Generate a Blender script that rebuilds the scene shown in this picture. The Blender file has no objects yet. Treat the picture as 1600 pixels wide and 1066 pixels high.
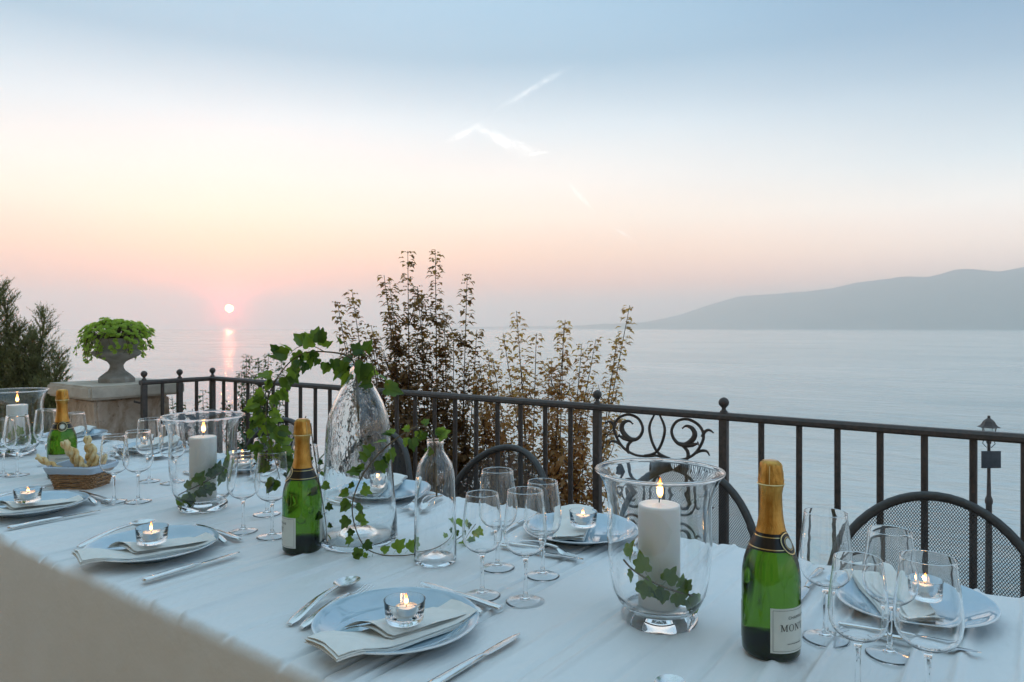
import bpy, bmesh, math, random
import numpy as np
from mathutils import Vector, Matrix, noise, Quaternion
random.seed(7)
R = math.radians
PI = math.pi
S = bpy.context.scene
COL = S.collection

# ------------------------------------------------------------------ camera, world, sun, exposure
YAW = R(36.35)
cam_d = bpy.data.cameras.new('camera'); cam = bpy.data.objects.new('camera', cam_d); COL.objects.link(cam)
cam.location = (0, 0, 1.28); cam.rotation_euler = (R(90), 0, YAW)
cam_d.sensor_width = 36; cam_d.lens = 25.2; cam_d.shift_y = -0.0125
cam_d.clip_start = 0.02; cam_d.clip_end = 60000
S.camera = cam
CR = Vector((math.cos(YAW), math.sin(YAW), 0)); CF = Vector((-math.sin(YAW), math.cos(YAW), 0))

SUN = Vector((-.9105, .5716, .02768)).normalized()
sd = bpy.data.lights.new('sun', 'SUN'); sun = bpy.data.objects.new('sun', sd); COL.objects.link(sun)
sd.energy = .02; sd.angle = R(1.0); sd.color = (1.0, .36, .24)
sun.rotation_euler = SUN.to_track_quat('Z', 'Y').to_euler()

def srgb(r, g, b):
    f = lambda v: v / 12.92 if v <= .04045 else ((v + .055) / 1.055) ** 2.4
    return (f(r / 255), f(g / 255), f(b / 255), 1)

class NT:
    """small helper to write node trees"""
    def __init__(s, tree): s.t = tree; s.n = tree.nodes; s.l = tree.links
    def node(s, typ, **kw):
        n = s.n.new(typ)
        for k, v in kw.items(): setattr(n, k, v)
        return n
    def set(s, sock, v):
        if hasattr(v, 'is_linked') or isinstance(v, bpy.types.NodeSocket): s.l.new(v, sock)
        else: sock.default_value = v
    def math(s, op, a, b=None, c=None, clamp=False):
        n = s.node('ShaderNodeMath', operation=op, use_clamp=clamp)
        for i, v in enumerate((a, b, c)):
            if v is not None: s.set(n.inputs[i], v)
        return n.outputs[0]
    def vmath(s, op, a, b=None):
        n = s.node('ShaderNodeVectorMath', operation=op)
        s.set(n.inputs[0], a)
        if b is not None: s.set(n.inputs[1], b)
        return n.outputs['Value'] if op in ('DOT_PRODUCT', 'LENGTH', 'DISTANCE') else n.outputs[0]
    def ramp(s, fac, stops, interp='LINEAR'):
        n = s.node('ShaderNodeValToRGB'); cr = n.color_ramp; cr.interpolation = interp
        while len(cr.elements) < len(stops): cr.elements.new(.5)
        for e, (p, c) in zip(cr.elements, stops): e.position = p; e.color = c if len(c) == 4 else (*c, 1)
        s.set(n.inputs[0], fac); return n.outputs[0]
    def mapr(s, v, a, b, c=0., d=1., kind='SMOOTHSTEP'):
        n = s.node('ShaderNodeMapRange', interpolation_type=kind)
        s.set(n.inputs[0], v)
        for i, x in zip((1, 2, 3, 4), (a, b, c, d)): s.set(n.inputs[i], x)
        return n.outputs[0]
    def mix(s, f, a, b, blend='MIX'):
        n = s.node('ShaderNodeMix', data_type='RGBA', blend_type=blend)
        s.set(n.inputs[0], f); s.set(n.inputs[6], a); s.set(n.inputs[7], b); return n.outputs[2]
    def noise(s, vec, scale, detail=4, rough=.55, dist=0.):
        n = s.node('ShaderNodeTexNoise')
        if vec is not None: s.set(n.inputs['Vector'], vec)
        n.inputs['Scale'].default_value = scale; n.inputs['Detail'].default_value = detail
        n.inputs['Roughness'].default_value = rough; n.inputs['Distortion'].default_value = dist
        return n.outputs['Fac']
    def mapping(s, vec, scale=(1, 1, 1), rot=(0, 0, 0)):
        n = s.node('ShaderNodeMapping'); s.set(n.inputs['Vector'], vec)
        n.inputs['Scale'].default_value = scale; n.inputs['Rotation'].default_value = rot; return n.outputs[0]
    def bump(s, h, strength, dist=.01, normal=None):
        n = s.node('ShaderNodeBump'); s.set(n.inputs['Height'], h)
        n.inputs['Strength'].default_value = strength; n.inputs['Distance'].default_value = dist
        if normal is not None: s.set(n.inputs['Normal'], normal)
        return n.outputs[0]

def build_world():
    w = bpy.data.worlds.new('World'); S.world = w; w.use_nodes = True
    t = NT(w.node_tree); t.n.clear()
    d = t.vmath('NORMALIZE', t.node('ShaderNodeTexCoord').outputs['Generated'])
    sx = t.node('ShaderNodeSeparateXYZ'); t.l.new(d, sx.inputs[0])
    z = t.math('MAXIMUM', sx.outputs[2], 0.0)
    p = t.math('SQRT', z)
    hor = t.node('ShaderNodeCombineXYZ'); t.l.new(sx.outputs[0], hor.inputs[0]); t.l.new(sx.outputs[1], hor.inputs[1])
    hn = t.vmath('NORMALIZE', hor.outputs[0])
    sh = Vector((SUN.x, SUN.y, 0)).normalized()
    caz = t.vmath('DOT_PRODUCT', hn, tuple(sh))
    away = t.mapr(caz, .99, .45)
    SK = 1.0
    q = lambda zz: math.sqrt(zz)
    def K(p, c, k): return (q(p), tuple(v * k * .5 for v in c[:3]) + (1,))   # halved here, doubled again in the background strength
    near = [K(0, srgb(204, 178, 174), .95), K(.025, srgb(240, 154, 128), 1.0), K(.06, srgb(255, 154, 100), .98), K(.10, srgb(255, 194, 148), .91),
            K(.15, srgb(246, 222, 198), .83), K(.2, srgb(236, 227, 218), .78), K(.27, srgb(206, 215, 220), .76), K(.35, srgb(152, 183, 204), .65),
            K(.5, srgb(138, 171, 195), .84), K(.7, srgb(141, 173, 190), 1.03), K(1, srgb(145, 174, 190), 1.04)]
    far = [K(0, srgb(206, 200, 198), 1.05), K(.03, srgb(220, 192, 178), 1.3), K(.06, srgb(226, 186, 164), 1.38), K(.10, srgb(223, 199, 181), 1.24),
           K(.15, srgb(209, 204, 198), 1.1), K(.2, srgb(180, 191, 196), .97), K(.3, srgb(132, 160, 182), .75), K(.42, srgb(98, 139, 175), .66),
           K(.6, srgb(130, 163, 188), .86), K(.8, srgb(145, 172, 192), 1.02), K(1, srgb(145, 174, 190), 1.04)]
    colr = t.mix(away, t.ramp(p, near, 'LINEAR'), t.ramp(p, far, 'LINEAR'))
    # soft unevenness of the air
    n1 = t.noise(t.mapping(d, (1.2, 1.2, 5.0)), 2.2, 3)
    colr = t.mix(1.0, colr, t.ramp(n1, [(0.3, (.965, .97, .98)), (.7, (1.03, 1.025, 1.02))]), 'MULTIPLY')
    # sunset glow round the sun and its disc
    cs = t.vmath('DOT_PRODUCT', d, tuple(SUN))
    ang = t.math('MULTIPLY', t.math('ARCCOSINE', t.math('MINIMUM', cs, .9999999)), 180 / PI)
    g1 = t.math('EXPONENT', t.math('MULTIPLY', t.math('POWER', t.math('DIVIDE', ang, .9), 1.2), -1.0))
    g2 = t.math('EXPONENT', t.math('MULTIPLY', t.math('POWER', t.math('DIVIDE', ang, 4.5), 1.5), -1.0))
    glow = t.mix(1.0, t.mix(g1, (0, 0, 0, 1), (11.0, .5, .3, 1)), t.mix(g2, (0, 0, 0, 1), (.62, .05, .0, 1)), 'ADD')
    colr = t.mix(1.0, colr, glow, 'ADD')
    disc = t.mapr(ang, .31, .25)
    colr = t.mix(disc, colr, (330, 70, 22, 1))
    # thin contrails: segments between two directions
    def streak(a, b, wid, amp, freq):
        va, vb = a.normalized(), b.normalized()
        nrm = va.cross(vb).normalized(); along = (vb - va); L = along.length; along = along / L
        dist = t.math('ABSOLUTE', t.math('ADD', t.vmath('DOT_PRODUCT', d, tuple(nrm)),
               t.math('MULTIPLY', t.math('SUBTRACT', t.noise(d, freq, 4), .5), wid * 2.2)))
        u = t.math('DIVIDE', t.math('SUBTRACT', t.vmath('DOT_PRODUCT', d, tuple(along)), va.dot(along)), L)
        body = t.math('POWER', t.mapr(dist, 0.0, wid * 1.5, 1, 0), 1.6)
        ends = t.math('MULTIPLY', t.mapr(u, -.15, .5), t.mapr(u, 1.15, .5))
        tex = t.mapr(t.noise(d, freq * 1.4, 6, .7), .28, .75)
        return t.math('MULTIPLY', t.math('MULTIPLY', t.math('MULTIPLY', body, ends), tex), min(1, amp * 1.7))
    def pd(px, py):
        return CF + CR * ((px - 800) / 1120) + Vector((0, 0, (513 - py) / 1120))
    tot = None
    for a, b, wid, amp, fr in ((( 780, 168), (888, 106), .0045, .20, 40), ((690, 226), (762, 190), .0045, .30, 40), ((742, 200), (838, 242), .0075, .42, 45),
                               ((806, 246), (860, 236), .0022, .35, 50), ((888, 288), (924, 326), .0038, .42, 50), ((955, 352), (992, 378), .0026, .35, 60)):
        k = streak(pd(*a), pd(*b), wid, amp, fr)
        tot = k if tot is None else t.math('ADD', tot, k)
    colr = t.mix(t.math('MINIMUM', tot, 1.0), colr, (.56, .53, .50, 1))
    bg = t.node('ShaderNodeBackground'); t.l.new(colr, bg.inputs[0]); bg.inputs[1].default_value = 2.0
    sky = t.node('ShaderNodeTexSky', sky_type='NISHITA', sun_disc=False, sun_elevation=math.asin(SUN.z),
                 sun_rotation=math.atan2(SUN.x, SUN.y), dust_density=3.0)
    bg2 = t.node('ShaderNodeBackground'); t.l.new(sky.outputs[0], bg2.inputs[0]); bg2.inputs[1].default_value = .012
    add = t.node('ShaderNodeAddShader'); t.l.new(bg.outputs[0], add.inputs[0]); t.l.new(bg2.outputs[0], add.inputs[1])
    out = t.node('ShaderNodeOutputWorld'); t.l.new(add.outputs[0], out.inputs[0])
build_world()

S.view_settings.view_transform = 'Standard'; S.view_settings.look = 'None'
S.view_settings.gamma = 1; S.view_settings.exposure = .95; S.view_settings.use_curve_mapping = False
S.render.engine = 'CYCLES'
cy = S.cycles
cy.max_bounces = 18; cy.diffuse_bounces = 3; cy.glossy_bounces = 6; cy.transmission_bounces = 16
cy.transparent_max_bounces = 8; cy.volume_bounces = 4
cy.caustics_reflective = False; cy.caustics_refractive = True
cy.sample_clamp_indirect = 6.0; cy.blur_glossy = .3
cy.use_denoising = True
try: cy.denoiser = 'OPENIMAGEDENOISE'
except Exception: pass

# ------------------------------------------------------------------ materials
MAT = {}
def pmat(name, color=(.5, .5, .5), rough=.5, metal=0., ior=1.5, trans=0., spec=.5, fn=None, **extra):
    m = bpy.data.materials.new(name); m.use_nodes = True
    t = NT(m.node_tree); b = t.n['Principled BSDF']
    b.inputs['Base Color'].default_value = (*color[:3], 1)
    b.inputs['Roughness'].default_value = rough; b.inputs['Metallic'].default_value = metal
    b.inputs['IOR'].default_value = ior; b.inputs['Transmission Weight'].default_value = trans
    b.inputs['Specular IOR Level'].default_value = spec
    for k, v in extra.items(): b.inputs[k.replace('_', ' ')].default_value = v
    if fn: fn(t, b)
    MAT[name] = m
    return m
def objco(t): return t.node('ShaderNodeTexCoord').outputs['Object']
def geopos(t): return t.node('ShaderNodeNewGeometry').outputs['Position']

def varied(c1, c2, scale, bump=0., bdist=.002, detail=6, stretch=(1, 1, 1), rr=None):
    def fn(t, b):
        v = t.mapping(objco(t), stretch)
        n = t.noise(v, scale, detail, .6)
        t.l.new(t.ramp(n, [(.3, (*c1, 1)), (.7, (*c2, 1))]), b.inputs['Base Color'])
        if bump: t.l.new(t.bump(t.noise(v, scale * 3, 5), bump, bdist), b.inputs['Normal'])
        if rr: t.l.new(t.mapr(t.noise(v, scale * 2, 3), .3, .7, rr[0], rr[1]), b.inputs['Roughness'])
    return fn

def f_cloth(t, b):
    p = geopos(t)
    n = t.noise(p, 3.0, 3)
    t.l.new(t.ramp(n, [(.3, (.79, .80, .80)), (.7, (.83, .835, .83))]), b.inputs['Base Color'])
    w = t.node('ShaderNodeTexWave', wave_type='BANDS', bands_direction='X'); t.l.new(p, w.inputs['Vector']); w.inputs['Scale'].default_value = 260
    w2 = t.node('ShaderNodeTexWave', wave_type='BANDS', bands_direction='Y'); t.l.new(p, w2.inputs['Vector']); w2.inputs['Scale'].default_value = 260
    h = t.math('ADD', w.outputs[1], w2.outputs[1])
    b1 = t.bump(h, .03, .0004)
    nb = t.bump(t.noise(t.mapping(p, (1, .35, 1), (0, 0, .25)), 11, 4, .6), .5, .02, b1)
    sp = t.node('ShaderNodeSeparateXYZ'); t.l.new(t.node('ShaderNodeNewGeometry').outputs['Normal'], sp.inputs[0])
    t.l.new(t.mapr(sp.outputs[2], .3, .9, .16, .55), nb.node.inputs['Strength'])
    t.l.new(nb, b.inputs['Normal'])
pmat('cloth', rough=.48, spec=.65, fn=f_cloth, Sheen_Weight=.35, Sheen_Roughness=.4)
def f_plate(t, b):
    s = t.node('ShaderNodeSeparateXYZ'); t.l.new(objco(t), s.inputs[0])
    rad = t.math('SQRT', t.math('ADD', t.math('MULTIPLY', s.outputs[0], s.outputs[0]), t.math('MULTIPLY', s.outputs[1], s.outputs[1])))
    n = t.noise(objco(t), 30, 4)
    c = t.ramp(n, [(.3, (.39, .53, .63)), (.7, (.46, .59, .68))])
    t.l.new(t.mix(t.mapr(t.math('ADD', rad, t.math('MULTIPLY', t.math('SUBTRACT', n, .5), .004)), .1385, .1425), c, (.74, .78, .80, 1)), b.inputs['Base Color'])  # rim whitened: its bright reflections are put into the base colour
    t.l.new(t.bump(t.noise(objco(t), 25, 3), .12, .002), b.inputs['Normal'])
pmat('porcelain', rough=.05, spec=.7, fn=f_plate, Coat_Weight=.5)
pmat('linen', rough=.9, spec=.15, fn=varied((.80, .78, .73), (.86, .84, .79), 60, .12, .0008))
pmat('steel', rough=.14, metal=1., fn=varied((.70, .69, .68), (.78, .77, .75), 40, rr=(.10, .20)))
pmat('clear_glass', (1, 1, 1), rough=0., trans=1., ior=1.47)
def f_bubbly(t, b):
    p = objco(t)
    vo = t.node('ShaderNodeTexVoronoi'); t.l.new(t.mapping(p, (1, 1, .6)), vo.inputs['Vector']); vo.inputs['Scale'].default_value = 95
    h = t.math('ADD', t.mapr(vo.outputs['Distance'], .0, .55, 1, 0), t.noise(p, 55, 4))
    s = t.node('ShaderNodeSeparateXYZ'); t.l.new(p, s.inputs[0])
    n = t.node('ShaderNodeBump'); t.l.new(h, n.inputs['Height']); n.inputs['Distance'].default_value = .0016
    t.l.new(t.mapr(s.outputs[2], .10, .20, .01, .075), n.inputs['Strength'])
    t.l.new(n.outputs[0], b.inputs['Normal'])
pmat('bubbly_glass', (.97, .985, .985), rough=.0, trans=1., ior=1.47, fn=f_bubbly)
pmat('green_glass', (.105, .24, .012), rough=0., trans=1., ior=1.5)
pmat('punt_glass', (.012, .02, .006), rough=.08, spec=.5)
def f_foil(t, b):
    p = objco(t)
    n = t.noise(t.mapping(p, (1, 1, .25)), 120, 5, .7)
    t.l.new(t.bump(n, .8, .003), b.inputs['Normal'])
    t.l.new(t.ramp(t.noise(p, 40, 3), [(.3, (.50, .24, .05)), (.7, (.70, .38, .10))]), b.inputs['Base Color'])
pmat('gold_foil', rough=.30, metal=1., fn=f_foil)
pmat('gold_trim', (.75, .58, .28), rough=.3, metal=1.)
pmat('black_band', (.012, .008, .008), rough=.3)
pmat('paper', rough=.7, fn=varied((.66, .67, .61), (.72, .72, .66), 50))
pmat('ink', (.06, .06, .055), rough=.7)
pmat('wax', (.90, .86, .81), rough=.45, Subsurface_Weight=.25, Subsurface_Radius=(.02, .012, .008), Subsurface_Scale=.6)
pmat('tin', (.72, .72, .72), rough=.3, metal=1.)
pmat('wick', (.02, .015, .012), rough=.9)
def emis(name, col, strength):
    m = bpy.data.materials.new(name); m.use_nodes = True; t = NT(m.node_tree); t.n.clear()
    e = t.node('ShaderNodeEmission'); o = t.node('ShaderNodeOutputMaterial'); t.l.new(e.outputs[0], o.inputs[0])
    s = t.node('ShaderNodeSeparateXYZ'); t.l.new(t.node('ShaderNodeTexCoord').outputs['Generated'], s.inputs[0])
    t.l.new(t.ramp(s.outputs[2], [(0, (.9, .25, .05, 1)), (.3, (1, .60, .20, 1)), (.62, (1, .36, .06, 1)), (1, (.9, .16, .02, 1))]), e.inputs[0])
    t.l.new(t.ramp(s.outputs[2], [(0, (.15,) * 3), (.3, (1,) * 3), (.7, (.55,) * 3), (1, (.2,) * 3)]), e.inputs[1])
    mm = t.math('MULTIPLY', e.inputs[1].links[0].from_socket, strength); t.l.new(mm, e.inputs[1])
    MAT[name] = m
emis('flame', (1, .5, .15), 7)

def leafmat(name, c1, c2, trans, rough=.4, scale=9, spec=.4):
    m = bpy.data.materials.new(name); m.use_nodes = True; t = NT(m.node_tree); b = t.n['Principled BSDF']
    oi = t.node('ShaderNodeObjectInfo')
    n = t.noise(geopos(t), scale, 3)
    f = t.math('ADD', t.math('MULTIPLY', n, .6), t.math('MULTIPLY', oi.outputs['Random'], .55))
    col = t.ramp(f, [(.25, (*c1, 1)), (.75, (*c2, 1))])
    t.l.new(col, b.inputs['Base Color']); b.inputs['Roughness'].default_value = rough; b.inputs['Specular IOR Level'].default_value = spec
    tr = t.node('ShaderNodeBsdfTranslucent'); t.l.new(t.mix(1, col, (1.35, 1.25, .55, 1), 'MULTIPLY'), tr.inputs[0])
    mx = t.node('ShaderNodeMixShader'); mx.inputs[0].default_value = trans
    t.l.new(b.outputs[0], mx.inputs[1]); t.l.new(tr.outputs[0], mx.inputs[2])
    t.l.new(mx.outputs[0], t.n['Material Output'].inputs[0]); MAT[name] = m
leafmat('ivy_leaf', (.022, .060, .012), (.20, .31, .05), .5, .32, 14)
leafmat('shrub_leaf', (.25, .155, .09), (.58, .38, .21), .66, .5, 5)
leafmat('shrub_leaf_green', (.05, .055, .025), (.11, .10, .045), .30, .5, 5)
leafmat('conifer_leaf', (.09, .105, .045), (.21, .21, .10), .4, .6, 6)
leafmat('succulent', (.34, .48, .09), (.62, .74, .24), .5, .4, 20)
leafmat('bush_green', (.05, .085, .03), (.12, .16, .06), .3, .5, 8)
leafmat('agave_leaf', (.05, .09, .05), (.10, .15, .08), .1, .5, 8)
pmat('ivy_stem', rough=.7, fn=varied((.10, .065, .035), (.18, .13, .07), 60))
pmat('bark', rough=.85, fn=varied((.06, .04, .03), (.12, .085, .06), 30, .4, .004))
def f_iron(t, b):
    p = geopos(t)
    n = t.noise(p, 60, 5, .65)
    t.l.new(t.ramp(n, [(.35, (.050, .038, .034)), (.62, (.092, .068, .058)), (.75, (.15, .085, .06))]), b.inputs['Base Color'])
    t.l.new(t.mapr(n, .3, .7, .45, .7), b.inputs['Roughness'])
    t.l.new(t.bump(t.noise(p, 220, 3), .25, .0012), b.inputs['Normal'])
pmat('iron', rough=.42, spec=.5, fn=f_iron)
pmat('chair_iron', rough=.45, fn=varied((.035, .032, .031), (.06, .055, .052), 80, .15, .0008))
def f_stone(t, b):
    p = geopos(t)
    n = t.noise(t.mapping(p, (1, 1, .55)), 9, 8, .65, .6)
    c = t.ramp(n, [(.30, (.26, .16, .10)), (.43, (.50, .36, .26)), (.56, (.66, .53, .43)), (.70, (.76, .67, .58))])
    n2 = t.noise(p, 34, 6, .7)
    c = t.mix(t.mapr(n2, .56, .70, 0, .75), c, (.16, .10, .065, 1))
    t.l.new(c, b.inputs['Base Color'])
    vo = t.node('ShaderNodeTexVoronoi'); t.l.new(p, vo.inputs['Vector']); vo.inputs['Scale'].default_value = 48
    h = t.math('ADD', t.noise(p, 26, 8, .7), t.math('MULTIPLY', vo.outputs['Distance'], -.5))
    t.l.new(t.bump(h, .7, .012), b.inputs['Normal'])
pmat('stone', rough=.9, spec=.2, fn=f_stone)
pmat('urn_stone', rough=.9, spec=.2, fn=varied((.24, .21, .18), (.40, .36, .32), 18, .5, .006))
pmat('cap_stone', rough=.9, spec=.2, fn=varied((.50, .41, .33), (.70, .60, .50), 11, .5, .008, 8))
pmat('wicker', rough=.55, fn=varied((.26, .13, .06), (.48, .27, .13), 55, .3, .002))
pmat('liner', (.50, .58, .68), rough=.9)
def f_bread(t, b):
    p = objco(t)
    n = t.noise(p, 45, 5, .6)
    t.l.new(t.ramp(n, [(.3, (.55, .29, .08)), (.45, (.80, .55, .24)), (.62, (.90, .74, .45))]), b.inputs['Base Color'])
    t.l.new(t.bump(t.noise(p, 160, 4), .4, .003), b.inputs['Normal'])
pmat('bread', rough=.75, fn=f_bread)
pmat('floor', rough=.85, fn=varied((.42, .22, .10), (.54, .31, .16), 4, .2, .003))
pmat('grout', (.20, .18, .16), rough=.95)
pmat('soil', rough=.95, fn=varied((.10, .085, .05), (.16, .13, .08), 3, .5, .05))
pmat('concrete', rough=.9, fn=varied((.26, .25, .24), (.36, .35, .33), 2, .3, .01))
pmat('wood', rough=.6, fn=varied((.22, .13, .07), (.36, .22, .12), 12, stretch=(1, 8, 8)))
pmat('stucco', rough=.95, fn=varied((.64, .42, .18), (.72, .50, .24), 2, .3, .01))
pmat('sign_dark', rough=.5, fn=varied((.035, .04, .05), (.055, .06, .075), 12))
pmat('lamp_glass', (.9, .92, .9), rough=.2, trans=.8)
pmat('hill', rough=1., spec=0., fn=varied((.08, .09, .07), (.14, .14, .11), .004))
def f_water(t, b):
    p = geopos(t)
    big = t.noise(t.mapping(p, (.020, .050, 1), (0, 0, -.6)), 1, 4, .55, .6)
    mid = t.noise(t.mapping(p, (.16, .42, 1), (0, 0, -.6)), 1, 5, .6, .5)
    sm = t.noise(t.mapping(p, (.8, 1.7, 1), (0, 0, -.55)), 1, 5, .6, .3)
    c = t.ramp(big, [(.30, (.30, .41, .41)), (.5, (.49, .53, .50)), (.70, (.64, .63, .58))])
    t.l.new(c, b.inputs['Base Color'])
    n1 = t.bump(mid, .22, 1.4)
    n2 = t.bump(sm, .22, .5, n1)
    t.l.new(n2, b.inputs['Normal'])
pmat('water', rough=.15, ior=3.4, spec=.5, fn=f_water)

# ------------------------------------------------------------------ mesh helpers
class MB:
    def __init__(s): s.v = []; s.f = []
    def add(s, vs, fs):
        o = len(s.v); s.v += [tuple(v) for v in vs]; s.f += [tuple(i + o for i in f) for f in fs]; return s
    def box(s, x0, x1, y0, y1, z0, z1, M=None, bev=0.):
        if bev:
            bm = bmesh.new(); bmesh.ops.create_cube(bm, size=1)
            for v in bm.verts: v.co = Vector(((x0 + x1) / 2 + v.co.x * (x1 - x0), (y0 + y1) / 2 + v.co.y * (y1 - y0), (z0 + z1) / 2 + v.co.z * (z1 - z0)))
            bmesh.ops.bevel(bm, geom=bm.edges[:], offset=bev, segments=2, affect='EDGES', profile=.6)
            bm.verts.index_update()
            vs = [v.co.copy() for v in bm.verts]; fs = [[v.index for v in f.verts] for f in bm.faces]; bm.free()
        else:
            vs = [Vector(c) for c in ((x0, y0, z0), (x1, y0, z0), (x1, y1, z0), (x0, y1, z0), (x0, y0, z1), (x1, y0, z1), (x1, y1, z1), (x0, y1, z1))]
            fs = [(0, 3, 2, 1), (4, 5, 6, 7), (0, 1, 5, 4), (1, 2, 6, 5), (2, 3, 7, 6), (3, 0, 4, 7)]
        if M is not None: vs = [M @ v for v in vs]
        return s.add(vs, fs)
    def lathe(s, prof, n=32, closed=False, org=(0, 0, 0), M=None):
        """prof: (r, z) from bottom outside round; r=0 makes a pole; closed joins last to first"""
        vs = []; fs = []; rings = []
        for r, z in prof:
            if r <= 1e-7: rings.append([len(vs)]); vs.append(Vector((0, 0, z)))
            else:
                rings.append(list(range(len(vs), len(vs) + n)))
                vs += [Vector((r * math.cos(2 * PI * k / n), r * math.sin(2 * PI * k / n), z)) for k in range(n)]
        pairs = list(zip(rings, rings[1:])) + ([(rings[-1], rings[0])] if closed else [])
        for a, b in pairs:
            for k in range(n):
                k2 = (k + 1) % n
                q = [a[k % len(a)], a[k2 % len(a)], b[k2 % len(b)], b[k % len(b)]]
                u = []
                for i in q:
                    if i not in u: u.append(i)
                if len(u) > 2: fs.append(u)
        o = Vector(org)
        vs = [v + o for v in vs] if M is None else [M @ v for v in vs]
        return s.add(vs, fs)
    def tube(s, pts, rad, n=8, closed=False, caps=True, flat=1.0, up=None):
        pts = [Vector(p) for p in pts]; m = len(pts)
        rad = rad if isinstance(rad, (list, tuple)) else [rad] * m
        vs = []; fs = []; prev = None
        for i, p in enumerate(pts):
            if closed: tan = (pts[(i + 1) % m] - pts[i - 1]).normalized()
            else: tan = (pts[min(i + 1, m - 1)] - pts[max(i - 1, 0)])
            tan = tan.normalized() if tan.length > 1e-9 else Vector((0, 0, 1))
            if up is not None: nx = Vector(up).cross(tan)
            elif prev is None:
                a = Vector((0, 0, 1)) if abs(tan.z) < .9 else Vector((1, 0, 0)); nx = a.cross(tan)
            else: nx = prev - tan * prev.dot(tan)
            if nx.length < 1e-6: nx = Vector((1, 0, 0)).cross(tan)
            nx.normalize(); ny = tan.cross(nx); prev = nx
            for k in range(n):
                a = 2 * PI * (k + .5) / n
                vs.append(p + nx * (rad[i] * math.cos(a)) + ny * (rad[i] * flat * math.sin(a)))
        for i in range(m if closed else m - 1):
            j = (i + 1) % m
            for k in range(n):
                k2 = (k + 1) % n
                fs.append((i * n + k, i * n + k2, j * n + k2, j * n + k))
        if caps and not closed:
            fs.append(tuple(range(n - 1, -1, -1))); fs.append(tuple((m - 1) * n + k for k in range(n)))
        return s.add(vs, fs)
    def grid(s, P, nu, nv, close_u=False, close_v=False):
        """P(i,j)->co"""
        vs = [P(i, j) for i in range(nu) for j in range(nv)]; fs = []
        for i in range(nu if close_u else nu - 1):
            for j in range(nv if close_v else nv - 1):
                i2 = (i + 1) % nu; j2 = (j + 1) % nv
                fs.append((i * nv + j, i2 * nv + j, i2 * nv + j2, i * nv + j2))
        return s.add(vs, fs)
    def mesh(s, name, mat, smooth=40, fix=True):
        me = bpy.data.meshes.new(name); me.from_pydata(s.v, [], s.f); me.update()
        if fix:
            bm = bmesh.new(); bm.from_mesh(me); bmesh.ops.recalc_face_normals(bm, faces=bm.faces); bm.to_mesh(me); bm.free()
        if smooth:
            me.shade_smooth()
            if smooth < 180: me.set_sharp_from_angle(angle=R(smooth))
        me.materials.append(MAT[mat]); return me
    def obj(s, name, mat, parent=None, smooth=40, kind=None, loc=None, fix=True, label=None):
        return link(name, s.mesh(name, mat, smooth, fix), parent, kind, loc, label)

def link(name, me, parent=None, kind=None, loc=None, label=None):
    o = bpy.data.objects.new(name, me); COL.objects.link(o)
    if parent is not None: o.parent = parent
    if kind: o['kind'] = kind
    if loc is not None: o.location = loc
    if label: o['label'] = label
    return o
def tag(o, label, cat, group=None):
    o['label'] = label; o['category'] = cat
    if group: o['group'] = group
    return o
def thing(name, label, cat, loc=(0, 0, 0), rz=0., group=None):
    o = bpy.data.objects.new(name, None); COL.objects.link(o)
    o.empty_display_size = .05; o.location = loc; o.rotation_euler = (0, 0, rz)
    return tag(o, label, cat, group)
def dup(root, loc, rz=0., label=None, group=None, scale=None):
    def cp(o, par):
        c = o.copy(); COL.objects.link(c)
        if par is not None: c.parent = par
        for ch in o.children: cp(ch, c)
        return c
    r = cp(root, None); r.location = loc; r.rotation_euler = (0, 0, rz)
    if label: r['label'] = label
    if group: r['group'] = group
    if scale: r.scale = scale
    return r
def smoothpts(pts, k=6):
    """Catmull-Rom through points"""
    pts = [Vector(p) for p in pts]; out = []
    for i in range(len(pts) - 1):
        p0 = pts[max(i - 1, 0)]; p1 = pts[i]; p2 = pts[i + 1]; p3 = pts[min(i + 2, len(pts) - 1)]
        for j in range(k):
            t = j / k
            out.append(.5 * ((2 * p1) + (p2 - p0) * t + (2 * p0 - 5 * p1 + 4 * p2 - p3) * t * t + (3 * p1 - p0 - 3 * p2 + p3) * t ** 3))
    out.append(pts[-1]); return out
def flame_light(parent, z, w):
    d = bpy.data.lights.new('flame_light', 'POINT'); d.energy = w; d.color = (1, .48, .16); d.shadow_soft_size = .004
    o = bpy.data.objects.new('flame_light', d); COL.objects.link(o); o.parent = parent; o.location = (0, 0, z)
TZ = .7535   # table surface
GLASS_SPOTS = [(-0.883, 1.101), (-0.796, 1.125), (-0.959, 1.249), (-0.85, 1.265), (-0.292, 1.293), (-0.194, 1.288), (-0.207, 1.107), (-0.122, 1.119), (-1.66, 1.082), (-1.561, 1.099), (-1.759, 1.221), (-1.64, 1.262), (-2.261, 1.036), (-2.202, 1.079), (-2.464, 1.245), (-2.373, 1.275), (-2.992, 0.989), (-2.945, 1.016), (-3.067, 1.155), (-2.983, 1.224)]

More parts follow.
